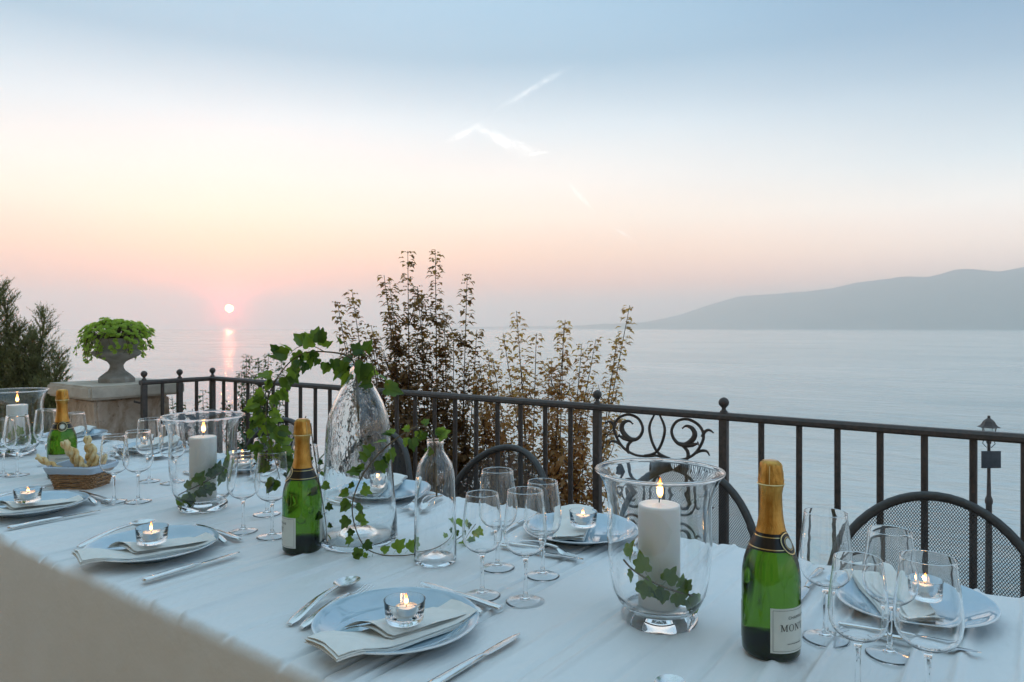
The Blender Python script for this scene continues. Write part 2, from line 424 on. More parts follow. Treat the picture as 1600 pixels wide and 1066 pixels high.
# ------------------------------------------------------------------ setting: lake, hills, haze, ground
def build_setting():
    m = MB(); n = 96
    m.v.append((0, 0, 0)); rr = [30, 120, 500, 2000, 5500, 11800]
    for r in rr: m.v += [(r * math.cos(2 * PI * k / n), r * math.sin(2 * PI * k / n), 0) for k in range(n)]
    for k in range(n): m.f.append((0, 1 + k, 1 + (k + 1) % n))
    for i in range(len(rr) - 1):
        for k in range(n):
            a = 1 + i * n; b = a + n; k2 = (k + 1) % n; m.f.append((a + k, b + k, b + k2, a + k2))
    m.obj('lake_water', 'water', kind='structure', loc=(0, 0, -5.72), smooth=180, fix=False)
    # hills across the water: a height field from the shore up to the ridge and down behind it
    prof = [(700, 511), (880, 509.5), (960, 507), (1010, 503), (1060, 493), (1110, 476), (1150, 464.5), (1200, 460), (1250, 457), (1300, 450.5), (1340, 441),
            (1400, 434.5), (1450, 433), (1490, 423), (1520, 420.5), (1560, 424.5), (1600, 417), (1680, 419), (1800, 424), (2000, 420), (2300, 428), (2800, 432), (3600, 424), (5200, 430)]
    def ridge(px):
        for (a, ya), (b, yb) in zip(prof, prof[1:]):
            if px <= b: return ya + (yb - ya) * (px - a) / (b - a)
        return prof[-1][1]
    cols = [700 + i * 9 for i in range(140)] + [1960 + i * 60 for i in range(11)]
    def hp(i, j):
        px = cols[i]; t = (px - 800) / 1120
        dr = (CR * t + CF)
        near = 6900 - 2600 * min(1, max(0, (px - 850) / 750)); dep = 1400
        near += 160 * noise.noise((px * .012, 3.1, 0))
        h = (513 - ridge(px)) / 1120 * (near + dep * .55)
        h += 7 + 4 * noise.noise((px * .05, 1.7, 0))
        f = j / 16
        d = near + dep * f * 1.5
        s = math.sin(min(1, f / .37 if f < .37 else 1) * PI / 2) if f < .37 else math.cos((f - .37) / .63 * PI / 2) ** 1.2
        z = h * (s ** 1.15) + h * .22 * noise.noise((px * .016, f * 5, 5)) * (1 if .02 < f < .35 else 0) * math.sin(min(1, f / .36) * PI)
        p = dr * d; return Vector((p.x, p.y, -7.5 + max(0, z) + (2 if j else 0)))
    MB().grid(hp, len(cols), 17).obj('hills', 'hill', kind='structure', smooth=180)
    # low far headland
    def hp2(i, j):
        px = 860 + i * 6; t = (px - 800) / 1120; d = 6000 + j * 160
        k = i / 50
        h = 58 * math.sin(PI * min(1, k)) ** .8 * (1 + .3 * noise.noise((px * .06, 2, 0))) * math.sin(PI * j / 6)
        p = (CR * t + CF) * d; return Vector((p.x, p.y, -7.5 + h))
    MB().grid(hp2, 51, 7).obj('headland', 'hill', kind='structure', smooth=180)
    # terrace of stone paving, garden ground below it, promenade and quay
    m = MB(); m.box(-9, 7, -5.1, 2.62, -.35, -.012); m.obj('terrace_floor', 'grout', kind='structure', smooth=0)
    terr = COL.objects['terrace_floor']
    tiles = MB(); w = .6
    me = MB().box(-.296, .296, -.296, .296, -.03, .0, bev=.004).mesh('paving_stone', 'floor', 30)
    cnt = 0
    for i in range(14):
        for j in range(12):
            o = link('paving_stone', me, terr); o.location = (-6.4 + i * w, -4.4 + j * w, random.uniform(-.001, .001)); o.rotation_euler = (0, 0, random.choice((0, PI / 2, PI)))
    m = MB(); m.box(-12, 10, 2.3, 2.6, -4.4, -.36); o = m.obj('retaining_wall', 'stone', smooth=0)
    tag(o, 'rough stone retaining wall under the terrace edge', 'wall')
    def gp(i, j):
        x = -60 + i * 2.0; y = 2.6 + j * .5
        z = -2.6 - 1.5 * min(1, (y - 2.6) / 5) + .12 * noise.noise((x * .5, y * .5, 0)); return Vector((x, y, z))
    MB().grid(gp, 50, 14).obj('garden_ground', 'soil', kind='structure', smooth=180)
    m = MB(); m.box(-60, 40, 8.6, 16, -7.5, -4.02, bev=.05); m.obj('promenade', 'concrete', kind='structure', smooth=30)
build_setting()

def build_haze():
    m = MB(); m.box(-12000, 12000, -12000, 12000, -9.0, 475)
    m.obj('haze', 'wick', kind='stuff', smooth=0)
    o = COL.objects['haze']; mt = bpy.data.materials.new('haze_air'); mt.use_nodes = True; t = NT(mt.node_tree); t.n.clear()
    v = t.node('ShaderNodeVolumePrincipled'); v.inputs['Color'].default_value = (1.0, .975, .945, 1); v.inputs['Density'].default_value = 3.0e-4
    out = t.node('ShaderNodeOutputMaterial'); v.inputs['Anisotropy'].default_value = .78; t.l.new(v.outputs[0], out.inputs['Volume'])
    o.data.materials[0] = mt
build_haze()

# house behind the camera (seen in the spoons, keeps the near side of the cloth in shade)
def build_house():
    h = thing('house', 'ochre plastered house wall behind the near side of the table', 'house', (0, -3.3, 0))
    m = MB(); m.box(-6.2, 4.2, -.3, 0, 0, 6.3); m.obj('wall', 'stucco', h, smooth=0)
    m = MB(); m.box(-6.5, 4.5, -.3, .6, 6.3, 6.42); m.obj('roof', 'stucco', h, smooth=0)
    for x in (-3.6, -1.2, 1.2):
        m = MB(); m.box(x - .45, x + .45, .0, .05, .02, 2.3); w = m.obj('door_frame', 'wood', h, smooth=0)
        m = MB(); m.box(x - .38, x + .38, .05, .06, .1, 2.2); m.obj('pane', 'sign_dark', w, smooth=0)
build_house()

# ------------------------------------------------------------------ railing
V0 = 2.35; RZ = .985
def build_railing():
    rl = thing('iron_railing', 'dark wrought iron terrace railing with a scrollwork panel', 'railing', (0, V0, 0))
    def rail(a, b, z, w, h, name):
        a, b = Vector(a), Vector(b); d = (b - a).normalized(); n = Vector((0, 0, 1)).cross(d)
        m = MB(); cs = [(-w, -h * .5), (-w * .55, -h), (w * .55, -h), (w, -h * .5), (w, h * .35), (w * .6, h), (-w * .6, h), (-w, h * .35)]
        N = max(2, int((b - a).length / .25))
        m.grid(lambda i, j: a + d * ((b - a).length * i / N) + n * cs[j][0] + Vector((0, 0, z + cs[j][1] + .0012 * noise.noise((i * .7, z, 0)))), N + 1, 8, close_v=True)
        m.f.append(tuple(range(8))); m.f.append(tuple(N * 8 + k for k in range(8)))
        m.obj(name, 'iron', rl, smooth=35)
    E0 = -3.915
    rail((E0 - .012, 0, 0), (1.0, 0, 0), RZ, .019, .0125, 'top_rail')
    rail((E0 - .012, 0, 0), (1.0, 0, 0), .09, .012, .010, 'bottom_rail')
    rail((E0, -.0195, 0), (E0, -.42, 0), RZ, .019, .0125, 'top_rail')
    rail((E0, -.0125, 0), (E0, -.41, 0), .09, .012, .010, 'bottom_rail')
    bal = MB(); bal.tube([(0, 0, .10), (0, 0, .2), (0, 0, .55), (0, 0, .9), (0, 0, RZ - .0126)], .0098, 8)
    bal = bal.mesh('baluster', 'iron', 50)
    post = MB(); post.box(-.0135, .0135, -.0135, .0135, 0, RZ + .0135, bev=.002)
    post = post.mesh('post', 'iron', 30)
    ball = MB().lathe([(0, .0), (.0125, .0), (.0125, .004), (.008, .008), (.0065, .014), (.010, .019), (.0155, .025), (.0175, .033), (.0155, .041), (.010, .047), (.004, .050), (0, .0505)], 16).mesh('ball', 'iron', 60)
    def P(x, y):
        p = link('post', post, rl, loc=(x, y, 0)); b = link('ball', ball, p, loc=(0, 0, RZ + .0136))
    def B(x, y):
        o = link('baluster', bal, rl, loc=(x, y, 0)); o.rotation_euler = (random.uniform(-.002, .002), random.uniform(-.002, .002), random.uniform(0, 3))
    PL, PR = -1.333, -.850
    for x in (PL, PR): P(x, 0)
    n = 22; sp = (PL - E0) / n
    for k in range(1, n): B(E0 + sp * k, 0)
    for k in range(14): B(-.7257 + .1155 * k, 0)
    P(E0, 0); P(E0, -.2); P(E0, -.4); B(E0, -.1); B(E0, -.3)
    m = MB(); m.tube([(E0 - .014, -.4, .875), (E0 - .05, -.4, .872), (E0 - .105, -.4, .874)], .006, 6); m.obj('bracket', 'iron', rl)
    # scrollwork
    cx = (PL + PR) / 2
    def T(x, y):
        yy = y - (45 + .07 * (x - 605)); return Vector((-(605 - x) * .000418, 0, -yy * .000375))
    strands = [
        ([(580, 45), (545, 120), (535, 190), (560, 300), (605, 390), (660, 430), (720, 452)], [6, 8, 9, 9, 9, 9, 8]),
        ([(690, 446), (605, 430), (520, 440), (400, 432), (290, 370), (222, 270), (195, 170), (235, 85), (330, 45), (425, 78), (472, 165), (455, 240), (405, 285), (345, 275), (290, 225), (270, 170), (295, 120), (345, 108), (378, 135)],
         [7, 8, 8, 8, 9, 9, 9, 9, 9, 9, 9, 10, 12, 15, 17, 16, 13, 8, 3]),
        ([(420, 280), (350, 285), (290, 272), (242, 252)], [10, 16, 15, 4]),
        ([(345, 420), (328, 385), (335, 335), (375, 295)], [10, 11, 11, 9]),
        ([(206, 185), (188, 140), (160, 116), (135, 118), (112, 134)], [11, 10, 9, 7, 3]),
        ([(258, 338), (235, 322), (195, 308), (165, 312), (145, 345)], [10, 10, 9, 7, 3]),
    ]
    def motif(mirror, zoff, flip, name):
        m = MB()
        for pts, rad in strands:
            P3 = [T(*p) for p in pts]
            if flip: P3 = [Vector((p.x, p.y, -.338 - p.z)) for p in P3]
            if mirror: P3 = [Vector((-p.x, p.y, p.z)) for p in P3]
            k = 5; sp_ = smoothpts(P3, k)
            rr = [rad[min(i // k, len(rad) - 2)] * (1 - (i % k) / k) + rad[min(i // k + 1, len(rad) - 1)] * ((i % k) / k) for i in range(len(sp_))]
            m.tube([p + Vector((cx, 0, RZ - .012 + zoff)) for p in sp_], [r * .00056 for r in rr], 8)
        m.obj(name, 'iron', rl, smooth=60)
    for mir in (False, True):
        motif(mir, 0, False, 'scroll'); motif(mir, -.005, True, 'scroll'); motif(mir, -.36, False, 'scroll'); motif(mir, -.365, True, 'scroll')
    m = MB(); m.box(cx - .075, cx + .075, -.006, .006, RZ - .55, RZ - .535); m.obj('collar', 'iron', rl)
    m = MB(); m.box(cx - .075, cx + .075, -.006, .006, RZ - .192, RZ - .176); m.obj('collar', 'iron', rl)
    m = MB(); m.lathe([(0, -.02), (.012, -.014), (.016, 0), (.012, .014), (0, .02)], 10, org=(cx, 0, RZ - .184)); m.obj('boss', 'iron', rl)
build_railing()

# ------------------------------------------------------------------ pedestal with urn
def build_pedestal():
    cxp, cyp = -4.29, 1.98
    pd = thing('stone_pedestal', 'weathered square stone pedestal with an overhanging cap at the terrace corner', 'pedestal', (cxp, cyp, 0))
    def rough_box(hx, hy, z0, z1, name, mat, amp, seed):
        bm = bmesh.new(); bmesh.ops.create_cube(bm, size=1)
        for v in bm.verts: v.co = Vector((v.co.x * 2 * hx, v.co.y * 2 * hy, z0 + (v.co.z + .5) * (z1 - z0)))
        bmesh.ops.bevel(bm, geom=bm.edges[:], offset=.012, segments=2, affect='EDGES')
        bmesh.ops.subdivide_edges(bm, edges=[e for e in bm.edges if e.calc_length() > .06], cuts=9, use_grid_fill=True)
        for v in bm.verts:
            nn = noise.noise_vector((v.co + Vector((seed, 0, 0))) * 7) * amp + noise.noise_vector((v.co + Vector((seed, 3, 0))) * 22) * amp * .5
            v.co += Vector((nn.x, nn.y, nn.z * .5))
        me = bpy.data.meshes.new(name); bm.to_mesh(me); bm.free(); me.shade_smooth(); me.set_sharp_from_angle(angle=R(50)); me.materials.append(MAT[mat])
        return link(name, me, pd)
    rough_box(.205, .205, .0, .28, 'stone_block', 'stone', .006, 1)
    rough_box(.203, .204, .288, .60, 'stone_block', 'stone', .006, 5)
    rough_box(.205, .203, .608, .893, 'stone_block', 'stone', .006, 9)
    rough_box(.268, .262, .897, .97, 'cap', 'cap_stone', .004, 13)
    ur = thing('garden_urn', 'grey stone urn on a faceted foot standing on the pedestal cap', 'urn', (cxp, cyp, .971))
    m = MB(); m.lathe([(0, 0), (.100, 0), (.100, .022), (.088, .034), (.0, .034)], 8); m.obj('foot', 'urn_stone', ur, smooth=25)
    m = MB(); m.lathe([(0, .0345), (.082, .0345), (.066, .048), (.046, .064), (.036, .082), (.036, .098), (.048, .116), (.078, .132), (.112, .148), (.126, .160), (.128, .172), (.118, .182), (.104, .190), (.106, .205), (.122, .232), (.130, .243), (.132, .250), (.120, .252), (.11, .235), (.0, .225)], 40)
    m.obj('bowl', 'urn_stone', ur, smooth=60)
    # succulent
    pl = thing('succulent_plant', 'bright green rosette succulent spilling over the stone urn', 'plant', (cxp, cyp, 1.185))
    fo = MB(); st = MB()
    def rosette(c, up, r):
        q = Vector((0, 0, 1)).rotation_difference(up)
        for ring, (k, tilt, rr) in enumerate(((6, .35, 1.), (5, .8, .75), (3, 1.2, .45))):
            for i in range(k):
                a = 2 * PI * (i + ring * .4) / k + random.random() * .3
                d = Vector((math.cos(a) * math.cos(tilt), math.sin(a) * math.cos(tilt), math.sin(tilt)))
                sd_ = Vector((-math.sin(a), math.cos(a), 0)); nn = d.cross(sd_)
                L = r * rr
                pts = [Vector((0, 0, 0)), d * L * .6 + sd_ * L * .34, d * L, d * L * .6 - sd_ * L * .34, d * L * .55 - nn * L * .14]
                fo.add([c + q @ p for p in pts], [(0, 1, 4), (1, 2, 4), (2, 3, 4), (3, 0, 4)])
    for i in range(330):
        a = random.random() * 2 * PI; rr = math.sqrt(random.random()) * .19; lump = .03 * noise.noise((rr * math.cos(a) * 18, rr * math.sin(a) * 18, 3))
        h = .02 + .11 * math.sqrt(max(0, 1 - (rr / .195) ** 2)) + lump + random.uniform(-.012, .012)
        c = Vector((rr * math.cos(a), rr * math.sin(a), h)); up = Vector((rr * math.cos(a) * 5, rr * math.sin(a) * 5, 1)).normalized()
        rosette(c, up, random.uniform(.014, .024))
        if random.random() < .4: st.tube([(rr * .3 * math.cos(a), rr * .3 * math.sin(a), .02), c * .8, c], .0026, 4)
    for i in range(40):
        a = random.random() * 2 * PI; r0 = random.uniform(.135, .175); d = random.uniform(.03, .13) * (1 if math.cos(a - YAW) < .3 else .7)
        e = Vector((math.cos(a), math.sin(a), 0)); side = Vector((-e.y, e.x, 0)) * random.uniform(-.04, .04)
        pts = smoothpts([e * .12 + Vector((0, 0, .05)), e * r0 + Vector((0, 0, .05)), e * (r0 + .025) + side * .5 + Vector((0, 0, .03 - d * .5)), e * (r0 + .02) + side + Vector((0, 0, .03 - d))], 4)
        st.tube(pts, .0018, 4)
        for p in pts[4:]:
            if random.random() < .62: rosette(p + Vector((random.uniform(-.014, .014), random.uniform(-.014, .014), random.uniform(-.012, .012))), (e + Vector((random.uniform(-.5, .5), random.uniform(-.5, .5), .6))).normalized(), random.uniform(.011, .019))
    f = fo.obj('foliage', 'succulent', pl, smooth=0, fix=False); f['kind'] = 'stuff'
    st.obj('stems', 'ivy_stem', pl, fix=False)
build_pedestal()

# ------------------------------------------------------------------ trees and shrubs beyond the railing
def leafy_shrub(name, label, base, tips, leafm, per_m, size, seed, side=6, dense=1.0):
    random.seed(seed)
    sh = thing(name, label, 'shrub', base)
    B = Vector(base); st = MB(); lf = MB()
    def leaf(p, d, L):
        d = d.normalized(); s_ = d.cross(Vector((0, 0, 1)));
        if s_.length < .1: s_ = Vector((1, 0, 0))
        s_.normalize(); n = s_.cross(d); droop = Vector((0, 0, -.35 * L)); w = L * random.uniform(.32, .42)
        lf.add([p, p + d * L * .5 + s_ * w + n * L * .10, p + d * L + droop, p + d * L * .5 - s_ * w + n * L * .10, p + d * L * .55 - n * L * .06],
               [(0, 1, 4), (1, 2, 4), (2, 3, 4), (3, 0, 4)])
    def dress(pts, dens, lo):
        acc = 0
        for a, b in zip(pts, pts[1:]):
            L = (b - a).length; acc += L * dens
            while acc > 1:
                acc -= 1; f = random.random(); p = a.lerp(b, f); ang = random.random() * 2 * PI
                t = (b - a).normalized(); sd_ = Vector((math.cos(ang), math.sin(ang), 0))
                d = sd_ * .9 + t * random.uniform(-.1, .6) + Vector((0, 0, random.uniform(-.5, .15)))
                q = p + sd_ * random.uniform(.002, .03); leaf(q, d, size * random.uniform(.7, 1.25))
    for tip in tips:
        T_ = Vector(tip) - B; b0 = Vector((random.uniform(-.12, .12), random.uniform(-.12, .12), 0))
        mid = b0.lerp(T_, .5) + Vector((random.uniform(-.06, .06), random.uniform(-.06, .06), 0)) + Vector((-T_.x * .12, -T_.y * .12, .1))
        pts = smoothpts([b0, b0.lerp(mid, .5) + Vector((0, 0, .08)), mid, mid.lerp(T_, .5) + Vector((random.uniform(-.03, .03), random.uniform(-.03, .03), 0)), T_], 6)
        n = len(pts); st.tube(pts, [.011 * (1 - i / n) + .0012 for i in range(n)], 5)
        hi = [p for p in pts if p.z > .6]
        dress(hi, per_m * .8, 0); dress(hi[len(hi) // 2:], per_m * .8, 0)
        for k in range(int(side * dense)):
            i = random.randint(int(n * .30), n - 4); p = pts[i]; ang = random.random() * 2 * PI
            L = random.uniform(.14, .46) * (1.2 - .85 * i / n)
            e = p + Vector((math.cos(ang) * L * .55, math.sin(ang) * L * .55, L * random.uniform(.5, .95)))
            sp_ = smoothpts([p, p.lerp(e, .5) + Vector((math.cos(ang) * .02, math.sin(ang) * .02, -.01)), e], 4)
            st.tube(sp_, [.004 * (1 - j / len(sp_)) + .0008 for j in range(len(sp_))], 4); dress(sp_, per_m * .9, 0)
    st.obj('stems', 'bark', sh, fix=False)
    o = lf.obj('leaves', leafm, sh, smooth=0, fix=False); o['kind'] = 'stuff'
    return sh
tipsL = [(-3.551, 2.975, 1.445), (-3.476, 3.029, 1.513), (-3.314, 3.148, 1.613), (-3.195, 3.237, 1.766), (-3.056, 3.339, 1.774), (-2.894, 3.458, 1.613),
         (-2.845, 3.494, 1.272), (-2.95, 3.3, 1.42), (-3.12, 3.28, 1.5), (-3.25, 3.15, 1.38), (-3.38, 3.1, 1.25), (-3.5, 3.0, 1.2), (-3.0, 3.35, 1.2), (-3.1, 3.2, 1.1), (-2.9, 3.45, 1.0), (-3.3, 3.2, 1.05), (-2.75, 3.5, .95), (-3.15, 3.1, .9)]
tipsR = [(-2.712, 3.591, 1.248), (-2.527, 3.48, 1.384), (-2.431, 3.55, 1.249), (-2.292, 3.653, 1.33), (-2.212, 3.712, 1.18), (-2.143, 3.762, 1.215), (-1.98, 3.882, 1.418),
         (-2.357, 3.605, 1.1), (-2.641, 3.395, 1.1), (-2.5, 3.5, .95), (-2.3, 3.6, .9), (-2.15, 3.7, .85), (-2.7, 3.5, .9), (-2.05, 3.75, .7)]
random.seed(77)
def fill(tips, n, lo):
    out = list(tips)
    for _ in range(n):
        a, b = random.sample(tips, 2); f = random.random()
        out.append(tuple(a[k] + (b[k] - a[k]) * f + random.uniform(-.08, .08) - (random.uniform(.05, lo) if k == 2 else 0) for k in range(3)))
    return out
tipsL = fill(tipsL, 15, .6); tipsR = fill(tipsR + [(-2.78, 3.52, 1.15), (-2.83, 3.5, 1.05)], 12, .5)
leafy_shrub('leafy_shrub', 'tall brown leaved shrub with upright twigs behind the railing left of the scroll panel', (-3.02, 3.36, -2.7), tipsL, 'shrub_leaf', 125, .040, 3, 21)
leafy_shrub('leafy_shrub', 'lower brown leaved shrub with one long twig leaning right over the railing', (-2.42, 3.57, -2.7), tipsR, 'shrub_leaf', 120, .039, 5, 17)
leafy_shrub('leafy_shrub', 'small grey green shrub showing above the railing behind the hanging ivy', (-4.37, 2.98, -2.7),
            [(-4.456, 2.929, 1.093), (-4.391, 2.977, 1.07), (-4.33, 3.022, 1.106), (-4.258, 3.075, 1.048), (-4.402, 2.95, .95), (-4.3, 3.0, .9), (-4.47, 2.9, .98), (-4.35, 2.93, .8), (-4.42, 2.9, .7)], 'bush_green', 300, .026, 8, 26)
leafy_shrub('leafy_shrub', 'low green bush behind the corner of the railing beside the pedestal', (-4.45, 2.5, -2.7),
            [(-4.457, 2.45, .80), (-4.40, 2.5, .76), (-4.5, 2.42, .84), (-4.36, 2.55, .88), (-4.43, 2.45, .66)], 'bush_green', 110, .03, 9, 8)

def build_conifer():
    random.seed(11)
    base = Vector((-6.45, 1.98, -2.7))
    tr = thing('conifer_tree', 'dark feathery conifer rising at the left edge behind the pedestal', 'tree', base)
    wood = MB(); lf = MB()
    wood.tube([(0, 0, 0), (.02, 0, 1.6), (0, .02, 3.2), (-.1, .02, 4.6)], [.09, .07, .05, .01], 8)
    def needles(a, b, n, L):
        t = (b - a).normalized()
        for k in range(n):
            p = a.lerp(b, random.random()); ang = random.random() * 2 * PI
            u = t.orthogonal().normalized(); w = t.cross(u); rad = u * math.cos(ang) + w * math.sin(ang)
            d = (t * random.uniform(.6, 1.2) + rad * .7).normalized(); l = L * random.uniform(.6, 1.2)
            s_ = d.cross(rad).normalized() * l * .10
            lf.add([p - s_, p + s_, p + d * l], [(0, 1, 2)])
    tips = [(-6.308, 2.064, 1.593), (-6.261, 2.098, 1.487), (-6.036, 2.264, 1.381), (-5.95, 2.326, 1.078), (-6.074, 2.235, 1.15), (-6.23, 2.121, 1.246), (-5.977, 2.306, .861),
            (-6.15, 2.18, 1.0), (-6.3, 2.05, 1.1), (-6.1, 2.2, .85), (-6.0, 2.2, .7), (-6.25, 2.1, .8), (-6.15, 2.1, .6), (-6.05, 2.3, .55), (-6.4, 2.0, .9), (-6.2, 2.25, .95)] + [(-6.038, 2.138, 1.176), (-5.992, 2.171, 1.01), (-6.114, 2.081, 1.081), (-5.855, 2.272, 0.987), (-5.842, 2.158, 0.876), (-6.153, 2.053, 0.868), (-6.191, 2.149, 1.294), (-6.207, 2.262, 1.246), (-5.793, 2.194, 0.83), (-5.848, 2.278, 0.774), (-5.906, 2.111, 0.783), (-5.98, 2.056, 0.737)]
    for tp in tips:
        T_ = Vector(tp) - base; h0 = T_.z - random.uniform(.7, 1.0)
        a0 = Vector((0, 0, h0)); pts = smoothpts([a0, a0.lerp(T_, .55) + Vector((T_.x * .25, T_.y * .25, -.12)), T_], 9)
        n = len(pts); wood.tube(pts, [.014 * (1 - i / n) + .002 for i in range(n)], 5)
        for i in range(2, n - 1):
            f = i / n
            for k in range(9):
                ang = random.random() * 2 * PI; t = (pts[i + 1] - pts[i]).normalized()
                u = t.orthogonal().normalized(); w = t.cross(u)
                L = (.30 * (1 - f) + .06) * random.uniform(.6, 1.2)
                e = pts[i] + (t * .9 + (u * math.cos(ang) + w * math.sin(ang)) * .62) * L
                needles(pts[i], e, int(16 + 110 * L), .026)
                for q in range(2):
                    e2 = pts[i].lerp(e, random.uniform(.3, .8)); needles(e2, e2 + (e - pts[i]).normalized() * .05 + Vector((random.uniform(-.04, .04), random.uniform(-.04, .04), random.uniform(0, .03))), 9, .024)
        needles(pts[-3], pts[-1], 14, .024)
    wood.obj('trunk', 'bark', tr, fix=False)
    o = lf.obj('crown', 'conifer_leaf', tr, smooth=0, fix=False); o['kind'] = 'stuff'
build_conifer()

def build_agave():
    random.seed(4)
    ag = thing('agave_plant', 'spiky blade leaved plant behind the railing left of the hanging ivy', 'plant', (-3.83, 2.72, -2.7))
    st = MB().tube([(0, 0, 0), (0, 0, 1.6), (0, 0, 3.0)], [.07, .06, .05], 7).obj('trunk', 'bark', ag)
    for k in range(26):
        a = 2 * PI * k / 26 * 5.2 + random.random(); el = random.uniform(.1, 1.35); L = random.uniform(.32, .5)
        m = MB(); d = Vector((math.cos(a) * math.cos(el), math.sin(a) * math.cos(el), math.sin(el))); s_ = Vector((-math.sin(a), math.cos(a), 0)); n = s_.cross(d)
        def P(i, j):
            f = i / 6; w = .022 * (1 - f ** 2.2) * (.7 + .6 * min(1, f * 3)) + .0006
            return Vector((0, 0, 3.0)) + d * (L * f) - n * (.10 * f * f * (1.3 - el)) * (-1) * -1 + s_ * w * (j - 1) + n * (.006 * (abs(j - 1)))
        m.grid(P, 7, 3).obj('blade', 'agave_leaf', ag, smooth=60, fix=False)
build_agave()

# ------------------------------------------------------------------ street lamp on the promenade
def build_lamp():
    lp = thing('street_lamp', 'dark street lamp with a pyramid lantern hood down on the promenade', 'street lamp', (-.683, 14.397, -4.02), YAW + .35)
    m = MB(); m.lathe([(0, 0), (0.1258, 0), (0.1258, .1), (0.0962, .16), (0.074, .3), (0.0629, .5), (0.0555, .9), (0.0518, 1.3), (0.04588, 2.35), (0.0555, 2.37), (0.0592, 2.41), (0.0518, 2.45), (0.0333, 2.5), (0.02664, 2.8), (0.02442, 3.2), (0.02368, 3.36), (0.037, 3.38), (0.037, 3.41), (0.0222, 3.43), (0.0222, 3.47), (0, 3.47)], 14)
    m.obj('pole', 'iron', lp)
    m = MB(); z0, z1 = 3.47, 3.64
    m.box(-.10, .10, -.10, .10, z0, z0 + .015); m.obj('lantern_base', 'iron', lp)
    m = MB(); m.lathe([(.085, z0 + .0152), (.125, z1)], 4); m.obj('lantern_pane', 'lamp_glass', lp, smooth=0)
    m = MB()
    for k in range(4):
        a = PI / 2 * k; m.tube([(.088 * math.cos(a), .088 * math.sin(a), z0 + .016), (.128 * math.cos(a), .128 * math.sin(a), z1 + .01)], .007, 5)
        b = a + PI / 4; m.tube([(.03 * math.cos(b), .03 * math.sin(b), 3.30), (.09 * math.cos(b), .09 * math.sin(b), 3.37), (.06 * math.cos(b), .06 * math.sin(b), 3.45)], .006, 5)
    m.obj('lantern_frame', 'iron', lp)
    m = MB(); m.lathe([(0, z1), (.165, z1 + .002), (.165, z1 + .010), (.125, z1 + .03), (.10, z1 + .065), (.085, z1 + .10), (.05, z1 + .135), (.025, z1 + .15), (.02, z1 + .165), (.024, z1 + .18), (.018, z1 + .195), (0, z1 + .2)], 6)
    m.obj('hood', 'iron', lp, smooth=20)
    sg = thing('notice_board', 'dark square notice board fixed to the pole of the street lamp', 'sign', (-.683, 14.397, -4.02 + 3.12), YAW + .05)
    m = MB(); m.box(-.175, .155, -.075, -.055, -.15, .135, bev=.004); m.obj('board', 'sign_dark', sg, smooth=30)
    m = MB(); m.box(-.04, .04, -.054, .05, .05, .07); m.box(-.04, .04, -.054, .05, -.09, -.07); m.obj('bracket', 'iron', sg)
build_lamp()

